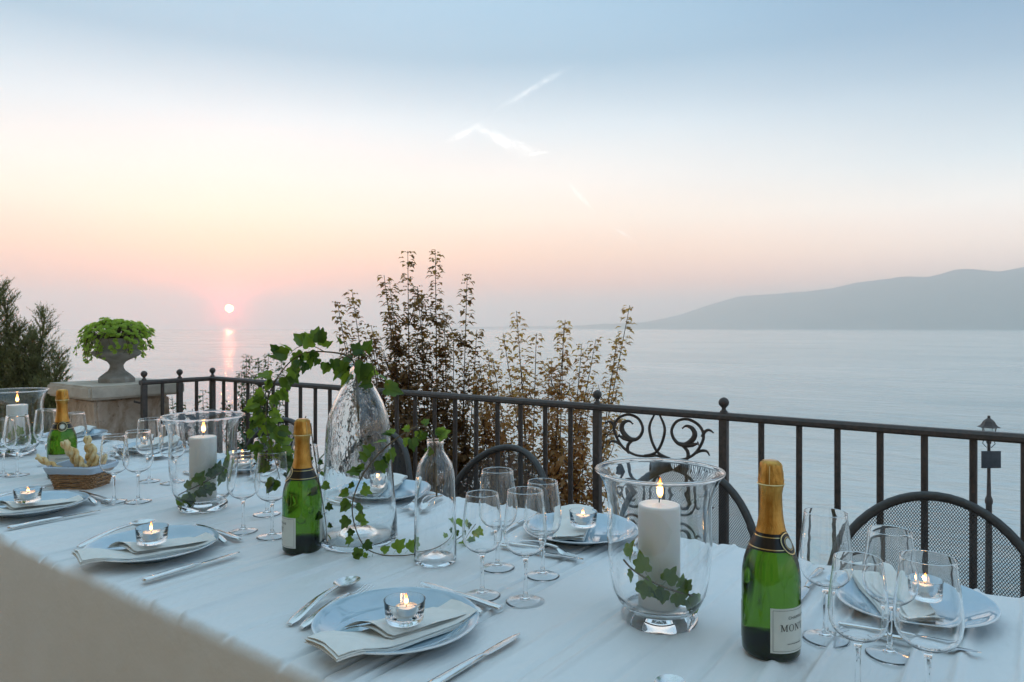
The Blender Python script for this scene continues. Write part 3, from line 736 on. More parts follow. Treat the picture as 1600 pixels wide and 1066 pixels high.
# ------------------------------------------------------------------ chairs
def build_chairs():
    ch = thing('mesh_chair', 'x', 'chair', (0, 0, 0), 0, 'black mesh garden chairs along the railing')
    A, Bz, zc, ztop = .25, .285, .55, .835
    curve = .075   # the back is bowed
    def pt(x, z):  # back faces -y (to the table); chair sits at +y side
        return Vector((x, .06 + curve * (1 - (x / A) ** 2) + .10 * (z - .45), z))
    arch = [(-A * 1.0, .44), (-A * 1.0, .5)] + [(-A * math.cos(PI * k / 28), zc + Bz * math.sin(PI * k / 28)) for k in range(29)] + [(A, .5), (A, .44)]
    MB().tube([pt(*p) for p in arch], .0125, 8).obj('back_frame', 'chair_iron', ch, smooth=60)
    m = MB()
    def inside(x, z):
        if z < .455 or abs(x) > A - .004: return False
        if z <= zc: return True
        return (x / A) ** 2 + ((z - zc) / Bz) ** 2 < .97
    sx, sz = .0068, .0048   # half pitch of the diamonds
    for sgn in (1, -1):
        for k in range(-90, 91):
            run = []
            for i in range(-78, 79):
                x = i * sx * .5; z = .66 + (k * 2 * sz) + sgn * i * sz * .5 * 2 * .5 * 2
                if inside(x, z): run.append(pt(x, z))
                else:
                    if len(run) > 1: m.tube(run[::7] + ([run[-1]] if (len(run) - 1) % 7 else []), .0010, 3, caps=False)
                    run = []
            if len(run) > 1: m.tube(run[::7] + ([run[-1]] if (len(run) - 1) % 7 else []), .0010, 3, caps=False)
    o = m.obj('back_mesh', 'chair_iron', ch, smooth=0, fix=False)
    seat = [(.24 * math.cos(a), -.19 + .22 * math.sin(a), .44) for a in [2 * PI * k / 28 for k in range(28)]]
    MB().tube(seat, .011, 8, closed=True).obj('seat_frame', 'chair_iron', ch, smooth=60)
    m = MB()
    for sgn in (1, -1):
        for k in range(-24, 25):
            run = []
            for i in range(-24, 25):
                x = i * .01; y = -.19 + k * .018 + sgn * i * .007
                if (x / .238) ** 2 + ((y + .19) / .218) ** 2 < 1: run.append((x, y, .44))
            if len(run) > 1: m.tube([run[0], run[-1]], .0015, 3, caps=False)
    m.obj('seat_mesh', 'chair_iron', ch, smooth=0, fix=False)
    for sx_ in (-1, 1):
        MB().tube([pt(sx_ * A, .445), Vector((sx_ * .25, .10, .2)), Vector((sx_ * .26, .14, .0))], .0115, 8).obj('leg', 'chair_iron', ch, smooth=60)
        MB().tube([(sx_ * .21, -.30, .43), (sx_ * .235, -.36, .2), (sx_ * .245, -.38, .0)], .0115, 8).obj('leg', 'chair_iron', ch, smooth=60)
    spots = [(-.215, 2.02, 'black mesh garden chair at the right edge behind the wine glasses'),
             (-.90, 2.02, 'black mesh garden chair partly seen through the nearest hurricane vase'),
             (-1.59, 1.98, 'black mesh garden chair behind the small clear bottle and wine glasses'),
             (-2.26, 1.98, 'black mesh garden chair half hidden behind the large clear bottle'),
             (-2.93, 1.98, 'black mesh garden chair behind the gold topped bottle and hanging ivy'),
             (-3.56, 1.97, 'farthest black mesh garden chair seen through the middle hurricane vase')]
    for i, (x, y, l) in enumerate(spots):
        rz = random.uniform(-.05, .05)
        if i == 0: ch.location = (x, y, 0); ch.rotation_euler = (0, 0, rz); ch['label'] = l
        else: dup(ch, (x, y, 0), rz, l)
build_chairs()

# ------------------------------------------------------------------ table and cloth
U0, U1, VA, VB = -3.965, .52, .703, 1.71
def build_table():
    t = thing('dining_table', 'long dining table hidden under the white cloth', 'table', (0, 0, 0))
    MB().box(U0 + .02, U1 - .02, VA + .02, VB - .02, .712, .742).obj('table_top', 'wood', t, smooth=0)
    for x in (U0 + .2, -2.3, -1.0, U1 - .2):
        for y in (VA + .12, VB - .12): MB().box(x - .03, x + .03, y - .03, y + .03, 0, .7115).obj('leg', 'wood', t, smooth=0)
    random.seed(21)
    creases = []
    u = U0 + .1
    while u < U1 + .3:
        creases.append((u, random.uniform(-.5, .35), random.choice((-1, 1, 1)) * random.choice((1, 1, -.8)) * random.uniform(.005, .0125), random.uniform(.0045, .010), random.uniform(0, 9), random.uniform(.2, 1.0)))
        u += random.uniform(.035, .12)
    folds = [(-3.4, .05), (-2.72, .02), (-2.03, .04), (-1.36, .03), (-.66, .05), (.02, .03)]
    diag = [(random.uniform(U0, U1), random.uniform(.75, 1.65), random.uniform(-1.2, 1.9), random.uniform(.05, .24), random.choice((-1, 1)) * random.uniform(.004, .009)) for _ in range(380)]
    flat = [(-.899, .884, .088), (-1.674, .856, .088), (-2.342, .845, .088), (-.197, 1.522, .088), (-.939, 1.563, .088), (-1.653, 1.565, .088), (-2.39, 1.565, .088), (-3.08, 1.56, .088), (-3.72, 1.52, .088),
            (-.352, 1.189, .046), (-1.409, 1.075, .046), (-2.774, 1.095, .046), (-1.356, 1.202, .095), (-1.098, 1.2, .048), (-.555, 1.204, .069), (-1.979, 1.158, .069), (-3.42, 1.18, .069), (-2.571, 1.076, .085)] + \
           [(u, v, .038) for u, v in GLASS_SPOTS]
    def field(X, Y):
        shp = X.shape; fx, fy = X.ravel(), Y.ravel()
        def nz(sx, sy, s): return np.array([noise.noise((a * sx, b * sy, s)) for a, b in zip(fx, fy)]).reshape(shp)
        h = .0060 * nz(2.3, 3.2, 1) + .0055 * nz(7.5, 3.4, 2) + .0026 * nz(19, 8, 4)
        warp = nz(1.6, 3.1, 9); env0 = nz(2.2, 2.6, 12)
        for cu, sl, amp, wd, ph, ln in creases:
            d = X - cu - sl * (Y - 1.2) - .075 * warp - .03 * np.sin(Y * 9 + ph)
            env = np.clip(.45 + 1.5 * np.sin(ph * 7 + Y * 5.1) * .6 + env0, 0, 1)
            h += amp * env * np.exp(-(d / wd) ** 2)
        for fu, sl in folds:
            d = np.abs(X - fu - sl * (Y - 1.2) - .01 * warp)
            h += .0065 * np.clip(1 - d / .016, 0, 1) ** 1.3
        for fv in (.945, 1.2, 1.455):
            d = np.abs(Y - fv - .006 * warp); h += .0060 * np.clip(1 - d / .0075, 0, 1)
        for dx, dy, an, ln, amp in diag:
            a, b = X - dx, Y - dy; ca, sa = math.cos(an), math.sin(an)
            p = a * ca + b * sa; q = -a * sa + b * ca + .3 * p * p
            h += amp * np.exp(-(q / .0055) ** 2) * np.clip(1 - (p / ln) ** 2, 0, 1)
        m = np.ones(shp)
        for u, v, r in flat:
            d = np.sqrt((X - u) ** 2 + (Y - v) ** 2); k = np.clip((d - r - .012) / .04, 0, 1); m = np.minimum(m, k * k * (3 - 2 * k))
        for u, v, a in [(u, v, a) for u, v, r in flat[:9] for a in ((1,) if v < 1.2 else (-1,))]:
            # cutlery lies here: keep the cloth from rising through it
            dx = np.abs(X - u) - .25; dy = np.abs((Y - v) * a - .03) - .17
            k = np.clip(np.maximum(dx, dy) / .05, 0, 1); h = np.where(h > 0, h * (.28 + .72 * k), h)
        ed = np.clip((np.minimum(Y - VA, VB - Y)) / .045, 0, 1); ed = ed * ed * (3 - 2 * ed); m = m * (.02 + .98 * ed)
        return np.clip(h * 1.25, -.018, .0095) * m
    rb = .016; ZT = TZ - .0008; ZB = ZT - .024
    ys = [('s', VA, z) for z in [.22 + .045 * k for k in range(12)]]
    prof = []   # (kind, y, z, weight)
    for k in range(13): prof.append((VA - .010, .20 + (ZB - .20) * k / 12, 'n'))
    for k in range(1, 7): a = PI / 2 * k / 6; prof.append((VA - .010 + rb * (1 - math.cos(a)), ZB + (ZT - ZB) * math.sin(a), 'e'))
    NT_ = 200
    for k in range(1, NT_): prof.append((VA + .008 + (VB - VA - .016) * k / NT_, TZ - .0008, 't'))
    for k in range(0, 6): a = PI / 2 * k / 6; prof.append((VB + .010 - rb * (1 - math.sin(a)) , ZB + (ZT - ZB) * math.cos(a), 'e'))
    for k in range(12, -1, -1): prof.append((VB + .010, .20 + (ZB - .20) * k / 12, 'f'))
    xs = []
    for k in range(10): xs.append((U0 - .010, .20 + (ZB - .20) * k / 9))
    for k in range(1, 6): a = PI / 2 * k / 5; xs.append((U0 - .010 + rb * (1 - math.cos(a)), ZB + (ZT - ZB) * math.sin(a)))
    NX = 1300
    for k in range(1, NX + 1): xs.append((U0 + .008 + (U1 - U0) * k / NX, 2.))
    XX = np.array([x for x, _ in xs])[:, None] + np.zeros((1, len(prof))); YY = np.zeros((len(xs), 1)) + np.clip(np.array([p[1] for p in prof]), VA, VB)[None, :]
    HH = field(XX, YY)
    def P(i, j):
        x, zx = xs[i]; y, zy, kind = prof[j]
        z = min(zx, zy)
        if kind == 't' and zx > 1: return Vector((x, y, z + HH[i, j]))
        if kind == 'e' and zx > 1: return Vector((x, y + (.0022 * noise.noise((x * 6, 3, 0)) + .0008 * noise.noise((x * 22, 5, 0))), z + HH[i, j] * max(0, (zy - ZB) / (ZT - ZB))))
        if kind in 'nf' and zx > 1:
            hang = (.72 - zy) / .5; sgn = -1 if kind == 'n' else 1
            o = sgn * hang * (.006 + .010 * noise.noise((x * 2.2, .5, sgn)) + .006 * noise.noise((x * 5 + zy * 1.5, zy * 2, sgn)))
            o += sgn * (.0035 * noise.noise((x * 11 + zy * 1.2, zy * 1.5, 4)) + .0016 * noise.noise((x * 26 + zy * 5, zy * 7, 8))) * min(1, hang * 5)
            o += .0022 * noise.noise((x * 6, 3, 0)) * max(0, 1 - hang * 4)
            return Vector((x, y + o, z))
        if zx < 2 and zy < zx: pass
        return Vector((x, y, z))
    o = MB().grid(P, len(xs), len(prof)).obj('tablecloth', 'cloth', smooth=180)
    tag(o, 'long white tablecloth with fold creases draped over the dining table', 'tablecloth')
build_table()

# ------------------------------------------------------------------ place settings
def build_settings():
    G = 'place settings along the table'
    # plate
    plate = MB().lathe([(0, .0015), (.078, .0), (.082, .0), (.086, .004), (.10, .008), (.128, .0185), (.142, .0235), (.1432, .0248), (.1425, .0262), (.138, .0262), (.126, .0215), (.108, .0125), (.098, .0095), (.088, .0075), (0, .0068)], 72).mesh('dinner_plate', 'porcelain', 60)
    # napkin: layers of a folded sheet, running along +y, near end at -y
    def napkin_mesh(seed):
        random.seed(seed); m = MB()
        def layer(w0, w1, zb, l0, l1, curl, th=.0012, wob=.0015):
            nu, nv = 13, 11
            def S_(i, j, top):
                f = i / (nu - 1); g = j / (nv - 1)
                y = l0 + (l1 - l0) * f
                taper = 1 - .22 * f
                x = (w0 + (w1 - w0) * g) * taper + .02 * f
                z = zb + .005 * math.sin(PI * g) * (1 - .5 * f) + .0022 * noise.noise((f * 5 + seed, g * 4, 2)) + wob * noise.noise((f * 3 + seed, g * 2.5, zb * 300))
                z += .018 * max(0, (abs(y) - .085) / .06) ** 1.0 if y > 0 else .016 * max(0, min(1, (-y - .07) / .05)) - .045 * max(0, -y - .132)
                z += curl * max(0, 1 - f * 3.0) * math.sin(PI * g) ** 2
                return Vector((x, y, z + (th if top else 0)))
            v = [S_(i, j, 0) for i in range(nu) for j in range(nv)] + [S_(i, j, 1) for i in range(nu) for j in range(nv)]
            N = nu * nv; fs = []
            for i in range(nu - 1):
                for j in range(nv - 1):
                    a = i * nv + j; fs += [(a, a + 1, a + nv + 1, a + nv), (N + a, N + a + nv, N + a + nv + 1, N + a + 1)]
            edge = [(i, 0) for i in range(nu)] + [(nu - 1, j) for j in range(1, nv)] + [(i, nv - 1) for i in range(nu - 2, -1, -1)] + [(0, j) for j in range(nv - 2, 0, -1)]
            for (a, b), (c, d) in zip(edge, edge[1:] + edge[:1]):
                p, q = a * nv + b, c * nv + d; fs.append((p, q, N + q, N + p))
            m.add(v, fs)
        def foldedge(x0, zb, zt, l0, l1):  # rounded fold joining two layers along one long side
            pts = [(x0 + .02 * f, l0 + (l1 - l0) * f, (zb + zt) / 2 + .012 * max(0, ((l0 + (l1 - l0) * f) - .085) / .06)) for f in [k / 8 for k in range(9)]]
        layer(-.048, .048, .000, -.158, .115, 0)
        layer(-.0475, .0475, .0022, -.156, .112, .0)
        layer(-.048, .047, .0044, -.158, .110, .001)
        layer(-.047, .046, .0068, -.154, .120, .003)
        # diagonal flap on top, its near edge lifted open
        nu, nv = 12, 9
        def F(i, j, top):
            f = i / (nu - 1); g = j / (nv - 1)
            y = -.085 + .04 * g + f * .165; x = -.050 + g * .085 + .025 * f
            lift = .016 * math.sin(PI * min(1, g * 1.1)) * max(0, 1 - f * 2.2) + .002
            z = .0140 - .003 * f + lift + .0015 * noise.noise((f * 3, g * 3, seed))
            return Vector((x * (1 - .2 * f), y, z + (.0013 if top else 0)))
        for top in (0, 1):
            m.add([F(i, j, top) for i in range(nu) for j in range(nv)], [(i * nv + j, i * nv + j + 1, (i + 1) * nv + j + 1, (i + 1) * nv + j) for i in range(nu - 1) for j in range(nv - 1)])
        def F2(i, j, top):
            f = i / (nu - 1); g = j / (nv - 1)
            p = F(i, j, top); p.z -= .0036 + .004 * math.sin(PI * g) * max(0, 1 - f * 2); p.y -= .003; return p
        for top in (0, 1):
            m.add([F2(i, j, top) for i in range(nu) for j in range(nv)], [(i * nv + j, i * nv + j + 1, (i + 1) * nv + j + 1, (i + 1) * nv + j) for i in range(nu - 1) for j in range(nv - 1)])
        return m.mesh('napkin', 'linen', 50)
    naps = [napkin_mesh(s) for s in (3, 17, 29)]
    # tealight glass and candle
    cupm = MB().lathe([(0, .0), (.0285, .0), (.031, .002), (.0320, .008), (.0345, .034), (.0348, .036), (.0338, .0362), (.0328, .034), (.0302, .0095), (.0285, .0085), (0, .008)], 40).mesh('tealight_glass', 'clear_glass', 60)
    def tealight():
        r = thing('tealight_candle', 'x', 'candle', (0, 0, 0), 0, 'tealights on the plates')
        MB().lathe([(0, 0), (.0185, 0), (.019, .001), (.019, .0155), (.0182, .0157), (.0182, .0125)], 28).obj('tin_cup', 'tin', r, smooth=50)
        MB().lathe([(0, .0121), (.006, .0122), (.016, .0126), (.01815, .0126), (.0181, .003), (0, .003)], 28).obj('wax', 'wax', r)
        MB().tube([(0, 0, .0122), (.0005, 0, .017), (.001, .0005, .020)], .0007, 5).obj('wick', 'wick', r)
        MB().lathe([(0, 0), (.0022, .002), (.0034, .0055), (.0028, .010), (.0013, .0155), (0, .020)], 10).obj('flame', 'flame', r, loc=(.001, .0005, .0185), smooth=180)
        flame_light(r, .029, .02)
        return r
    tl0 = tealight()
    # cutlery lying along +y, handle at -y; z=0 is the table
    def loft(m, secs, n=10):
        """secs: (y, z, halfwidth, halfthick)"""
        vs = []
        for y, z, w, h in secs:
            for k in range(n):
                a = 2 * PI * k / n; ca, sa = math.cos(a), math.sin(a)
                sg = lambda v: math.copysign(abs(v) ** .8, v)
                vs.append(Vector((w * sg(ca), y, z + h * sg(sa))))
        fs = []; L = len(secs)
        for i in range(L - 1):
            for k in range(n): fs.append((i * n + k, i * n + (k + 1) % n, (i + 1) * n + (k + 1) % n, (i + 1) * n + k))
        fs.append(tuple(range(n - 1, -1, -1))); fs.append(tuple((L - 1) * n + k for k in range(n)))
        m.add(vs, fs); return m
    def handle(L0, L1, wend, wneck, arch):
        out = []
        for k in range(13):
            f = k / 12; y = L0 + (L1 - L0) * f
            w = wend * (1 - f) ** .8 + wneck * (1 - (1 - f) ** .8)
            if k == 0: w *= .45
            elif k == 1: w *= .92
            out.append((y, .003 + arch * math.sin(PI * f * .75) + arch * .5 * f, w, .0022 + (.0006 if f > .5 else 0)))
        return out
    def spoon(sc):
        r = thing('table_spoon', 'x', 'spoon', (0, 0, 0))
        loft(MB(), handle(-.105 * sc, .040 * sc, .0105 * sc, .0032, .010)).obj('handle', 'steel', r, smooth=60)
        m = MB(); n, mm = 24, 7
        def B(i, j, off):
            f = i / mm; a = 2 * PI * j / n; e = 1 - .12 * math.sin(a)
            x = .021 * sc * f * math.cos(a) * (1 + .08 * math.sin(a)); y = .072 * sc + .034 * sc * f * math.sin(a)
            return Vector((x, y, .0032 + .0105 * f ** 2 * (1 - .25 * math.sin(a)) + off))
        top = [B(i, j, .0012) for i in range(1, mm + 1) for j in range(n)]; bot = [B(i, j, 0) for i in range(1, mm + 1) for j in range(n)]
        vs = top + bot + [B(0, 0, .0012), B(0, 0, 0)]; fs = []; N = mm * n
        for o in (0, N):
            for i in range(mm - 1):
                for j in range(n): fs.append((o + i * n + j, o + i * n + (j + 1) % n, o + (i + 1) * n + (j + 1) % n, o + (i + 1) * n + j))
        for j in range(n):
            fs.append((2 * N, j, (j + 1) % n)); fs.append((2 * N + 1, N + j, N + (j + 1) % n))
            fs.append(((mm - 1) * n + j, (mm - 1) * n + (j + 1) % n, N + (mm - 1) * n + (j + 1) % n, N + (mm - 1) * n + j))
        m.add(vs, fs); m.obj('bowl', 'steel', r, smooth=60)
        return r
    def fork(sc, nm):
        r = thing(nm, 'x', 'fork', (0, 0, 0))
        loft(MB(), handle(-.103 * sc, .032 * sc, .0100 * sc, .0030, .009)).obj('handle', 'steel', r, smooth=60)
        m = MB(); loft(m, [(.030 * sc, .0115, .0032, .0016), (.038 * sc, .0095, .0075 * sc, .0012), (.046 * sc, .0070, .0120 * sc, .0011), (.056 * sc, .0048, .0128 * sc, .001)])
        for k in range(4):
            x = (-.0105 + .007 * k) * sc
            vs0 = MB(); loft(vs0, [(.054 * sc, .0050, .0022 * sc, .001), (.07 * sc, .0032, .0020 * sc, .0009), (.088 * sc, .0045, .0017 * sc, .0008), (.100 * sc, .0085, .0008, .0006)], 6)
            m.add([Vector((v[0] + x, v[1], v[2])) for v in vs0.v], vs0.f)
        m.obj('tines', 'steel', r, smooth=60)
        return r
    def knife(sc, nm):
        r = thing(nm, 'x', 'knife', (0, 0, 0))
        loft(MB(), [(-.113 * sc, .004, .005, .003), (-.110 * sc, .0045, .0085 * sc, .0042), (-.09 * sc, .0045, .0088 * sc, .0042), (-.04 * sc, .005, .0075 * sc, .0045), (0, .005, .0062 * sc, .0042), (.008 * sc, .005, .0042 * sc, .0034), (.014 * sc, .005, .0055 * sc, .002)]).obj('handle', 'steel', r, smooth=60)
        m = MB(); out = [(.012, -.0048, .0046), (.022, -.0075, .0078), (.05, -.0085, .0082), (.08, -.0085, .0078), (.097, -.0078, .005), (.107, -.0062, .0012), (.113, -.0035, -.0022)]
        vs = []; 
        for y, a, b in out:
            vs += [(a * sc, y * sc, .0042), (a * sc * .2, y * sc, .0062), (b * sc, y * sc, .0056), (b * sc * .2, y * sc, .0038)]
        fs = [(0, 1, 2, 3), tuple(len(vs) - 4 + k for k in (3, 2, 1, 0))]
        for i in range(len(out) - 1):
            for k in range(4): fs.append((i * 4 + k, i * 4 + (k + 1) % 4, (i + 1) * 4 + (k + 1) % 4, (i + 1) * 4 + k))
        m.add(vs, fs); m.obj('blade', 'steel', r, smooth=40)
        return r
    SP, FK, KN, DF, DK = spoon(1.08), fork(1.02, 'table_fork'), knife(1.0, 'table_knife'), fork(.88, 'dessert_fork'), knife(.95, 'dessert_knife')
    used = set()
    def put(root, loc, rz, label, group):
        if root.name not in used:
            used.add(root.name); root.location = loc; root.rotation_euler = (0, 0, rz); root['label'] = label; root['group'] = group; return root
        o = dup(root, loc, rz, label, group)
        for c in o.children:
            if c.name.startswith('flame'): c.scale = (random.uniform(.8, 1.15), random.uniform(.8, 1.15), random.uniform(.65, 1.25)); c.rotation_euler = (random.uniform(-.12, .12), random.uniform(-.12, .12), 0)
        return o
    S_ = [  # u, v, rot, description of the place
        (-.899, .884, 0, 'foremost plate', 'NA'),
        (-1.674, .856, 0, 'near plate left of the middle green bottle', 'NB'),
        (-2.342, .845, 0, 'near plate cut by the left frame edge', 'NC'),
        (-.197, 1.522, PI, 'plate behind the foremost wine glasses', 'FA'),
        (-.939, 1.563, PI, 'plate left of the nearest hurricane vase', 'FB'),
        (-1.653, 1.565, PI, 'plate behind the large clear bottle', 'FC'),
        (-2.39, 1.565, PI, 'plate behind the hanging ivy', 'FD'),
        (-3.08, 1.56, PI, 'plate behind the wine glasses by the basket', 'FE'),
        (-3.72, 1.52, PI + .3, 'far end plate near the stone pedestal', 'FF'),
    ]
    random.seed(5)
    for i, (u, v, rot, desc, code) in enumerate(S_):
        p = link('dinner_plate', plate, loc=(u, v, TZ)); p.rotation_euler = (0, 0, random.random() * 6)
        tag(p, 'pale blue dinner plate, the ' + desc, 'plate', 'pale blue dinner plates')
        M = Matrix.Rotation(rot, 4, 'Z'); O = Vector((u, v, TZ))
        at_ = lambda x, y, z=0: O + M @ Vector((x, y, z))
        jr = lambda a: random.uniform(-a, a)
        near = rot == 0
        nr = rot - (.18 if near else -.55) + jr(.06)
        n = link('napkin', naps[i % 3], loc=at_(.028, -.012, .0112) if near else at_(.01, .0, .0112)); n.rotation_euler = (0, 0, nr)
        tag(n, 'folded cream linen napkin lying on the ' + desc, 'napkin', 'folded napkins on the plates')
        co = at_(.046, -.027, .0385) if near else at_(-.03, .03, .0385)
        if code == 'FF': continue
        c = link('tealight_glass', cupm, loc=co); tag(c, 'clear tealight glass on the ' + desc, 'candle glass', 'tealight glasses')
        put(tl0, co + Vector((jr(.003), jr(.003), .0083)), random.random() * 6, 'lit white tealight in its cup on the ' + desc, 'tealights on the plates')
        k = lambda r, x, y, a, l, g: put(r, at_(x + jr(.006), y + jr(.008), .0034), rot + a + jr(.03), l, g)
        if code != 'FA': k(KN, .183, .0, -.01, 'steel table knife beside the ' + desc, 'table knives')
        if code == 'FA': k(KN, .183, .0, -.01, 'steel table knife beside the ' + desc, 'table knives'); k(DK, -.012, .178, PI / 2 + .12, 'small steel knife laid above the ' + desc, 'dessert knives'); continue
        k(SP, -.205, .005, .30, 'steel table spoon beside the ' + desc, 'table spoons')
        k(FK, -.155, .005, .26, 'steel table fork tucked beside the ' + desc, 'table forks')
        k(DK, -.012, .178, PI / 2 - .03 if near else PI / 2 + .12, 'small steel knife laid above the ' + desc, 'dessert knives')
        k(DF, -.010, .152, PI / 2 - .12, 'small steel fork laid above the ' + desc, 'dessert forks')
    put(SP, (-.405, .89, TZ), .30, 'steel spoon whose tip just shows at the bottom edge of the frame', 'table spoons')
    # wine glasses
    def glass(h, rb, rr, rf, zs, name):
        # outer profile from foot centre up to rim, then inner down
        bw = h - zs
        prof = [(0, .0078), (rf * .15, .0068), (rf * .35, .0042), (rf * .6, .0022), (rf * .85, .0007), (rf * .97, .0), (rf + .0004, .0006), (rf + .0004, .0014), (rf * .97, .0021), (rf * .85, .0027), (rf * .6, .0042), (rf * .35, .0064), (rf * .2, .0090), (.0052, .0130), (.0040, .022), (.0037, zs * .55), (.0040, zs * .85), (.0056, zs - .004), (.0092, zs + .0010)]
        outer = [(.40, .030), (.65, .075), (.84, .14), (.95, .22), (1.0, .33), (.992, .43), (.95, .58), (.89, .75), (.83, .9)]
        prof += [(rb * a, zs + bw * b) for a, b in outer] + [(rr + .0001 + .0009 * math.sin(a) - .0006, h - .0009 + .0009 * math.cos(a)) for a in [PI * (.62 - k * .155) for k in range(9)]]
        th = .0013
        prof += [(rb * a - th, zs + bw * b + (.0012 if b < .1 else 0)) for a, b in reversed(outer)] + [(.008, zs + .0046), (.003, zs + .0036), (0, zs + .0034)]
        return MB().lathe(prof, 48).mesh(name, 'clear_glass', 60)
    gl = glass(.2155, .0425, .0340, .0375, .088, 'wine_glass'); gs = glass(.2020, .0400, .0315, .0355, .084, 'wine_glass')
    W = [(gs, -.883, 1.101, 'smaller wine glass right of the small clear bottle, behind the foremost plate'),
         (gl, -.796, 1.125, 'larger wine glass standing right of its smaller twin behind the foremost plate'),
         (gl, -.959, 1.249, 'larger far wine glass between the small clear bottle and the railing chair'),
         (gs, -.850, 1.265, 'smaller far wine glass just left of the nearest hurricane vase'),
         (gl, -.292, 1.293, 'larger wine glass touching the right outline of the nearest green bottle'),
         (gs, -.194, 1.288, 'smaller wine glass in front of the plate at the right edge'),
         (gs, -.207, 1.107, 'smaller wine glass cut by the bottom edge right of the nearest green bottle'),
         (gl, -.122, 1.119, 'larger wine glass cut by the bottom edge, the rightmost of all'),
         (gs, -1.660, 1.082, 'smaller wine glass right of the middle hurricane vase'),
         (gl, -1.561, 1.099, 'larger wine glass under the hanging ivy left of the middle green bottle'),
         (gl, -1.759, 1.221, 'larger far wine glass half covered by the hanging ivy'),
         (gs, -1.640, 1.262, 'smaller far wine glass hidden behind the middle green bottle'),
         (gs, -2.261, 1.036, 'smaller wine glass overlapping the right side of the bread basket'),
         (gl, -2.202, 1.079, 'larger wine glass between the bread basket and the middle hurricane vase'),
         (gl, -2.464, 1.245, 'larger far wine glass behind the pair right of the bread basket'),
         (gs, -2.373, 1.275, 'smaller far wine glass seen through the left side of the middle hurricane vase'),
         (gs, -2.992, .989, 'smaller wine glass cut by the left edge before the farthest hurricane vase'),
         (gl, -2.945, 1.016, 'larger wine glass in front of the farthest hurricane vase'),
         (gl, -3.067, 1.155, 'larger far wine glass left of the farthest green bottle'),
         (gs, -2.983, 1.224, 'smaller far wine glass right of the farthest green bottle')]
    for me, u, v, l in W:
        o = link('wine_glass', me, loc=(u, v, TZ)); o.rotation_euler = (0, 0, random.random() * 6)
        tag(o, 'empty ' + l, 'wine glass', 'wine glasses')
build_settings()

# ------------------------------------------------------------------ champagne bottles
def letters_serif(word, h):
    """serif capitals as flat strokes; returns (polys2d, width). x right, y up"""
    polys = []; x = 0.
    def quad(a, b, w):
        a = Vector(a); b = Vector(b); d = (b - a).normalized(); n = Vector((-d.y, d.x)) * w / 2
        k = 5
        for i in range(k):
            p, q = a.lerp(b, i / k), a.lerp(b, (i + 1) / k); polys.append([p - n, q - n, q + n, p + n])
    thin, thick = .07, .16
    for c in word:
        def Q(x0, y0, x1, y1, w): quad((x + x0 * h, y0 * h), (x + x1 * h, y1 * h), w * h)
        def ser(cx, y): Q(cx - .15, y, cx + .15, y, .055)
        if c == 'M':
            Q(.12, 0, .12, 1, thin); Q(.14, 1, .52, .05, thick); Q(.52, .05, .9, 1, thin); Q(.92, 0, .92, 1, thick); ser(.12, .02); ser(.92, .02); ser(.06, .98); ser(.96, .98); x += 1.16 * h
        elif c == 'N':
            Q(.12, 0, .12, 1, thin); Q(.12, 1, .75, .03, thick); Q(.76, 0, .76, 1, thin); ser(.12, .02); ser(.08, .98); ser(.76, .98); x += 1.0 * h
        elif c == 'T':
            Q(.42, 0, .42, 1, thick); Q(.02, .96, .82, .96, .07); Q(.04, .78, .04, .98, .06); Q(.8, .78, .8, .98, .06); ser(.42, .02); x += .96 * h
        elif c == 'O':
            n = 20
            for k in range(n):
                a, b = 2 * PI * k / n, 2 * PI * (k + 1) / n
                ri = lambda t: ((.43 - .05 - .09 * abs(math.cos(t))) * h, (.46) * h)
                def pt(t, o): return Vector((x + .48 * h + (.45 if o else .45 - .05 - .10 * abs(math.cos(t))) * h * math.cos(t), .5 * h + (.52 if o else .46) * h * math.sin(t)))
                polys.append([pt(a, 0), pt(a, 1), pt(b, 1), pt(b, 0)])
            x += 1.06 * h
        x += .08 * h
    return polys, x
def font_polys(word, size):
    cu = bpy.data.curves.new('t', 'FONT'); cu.body = word; cu.size = size; cu.space_character = 1.1; cu.resolution_u = 2
    o = bpy.data.objects.new('t', cu); COL.objects.link(o); bpy.context.view_layer.update()
    me = o.evaluated_get(bpy.context.evaluated_depsgraph_get()).to_mesh()
    vs = [Vector((v.co.x, v.co.y)) for v in me.vertices]; polys = [[vs[i] for i in p.vertices] for p in me.polygons]
    w = max(v.x for v in vs)
    bpy.data.objects.remove(o); bpy.data.curves.remove(cu); return polys, w

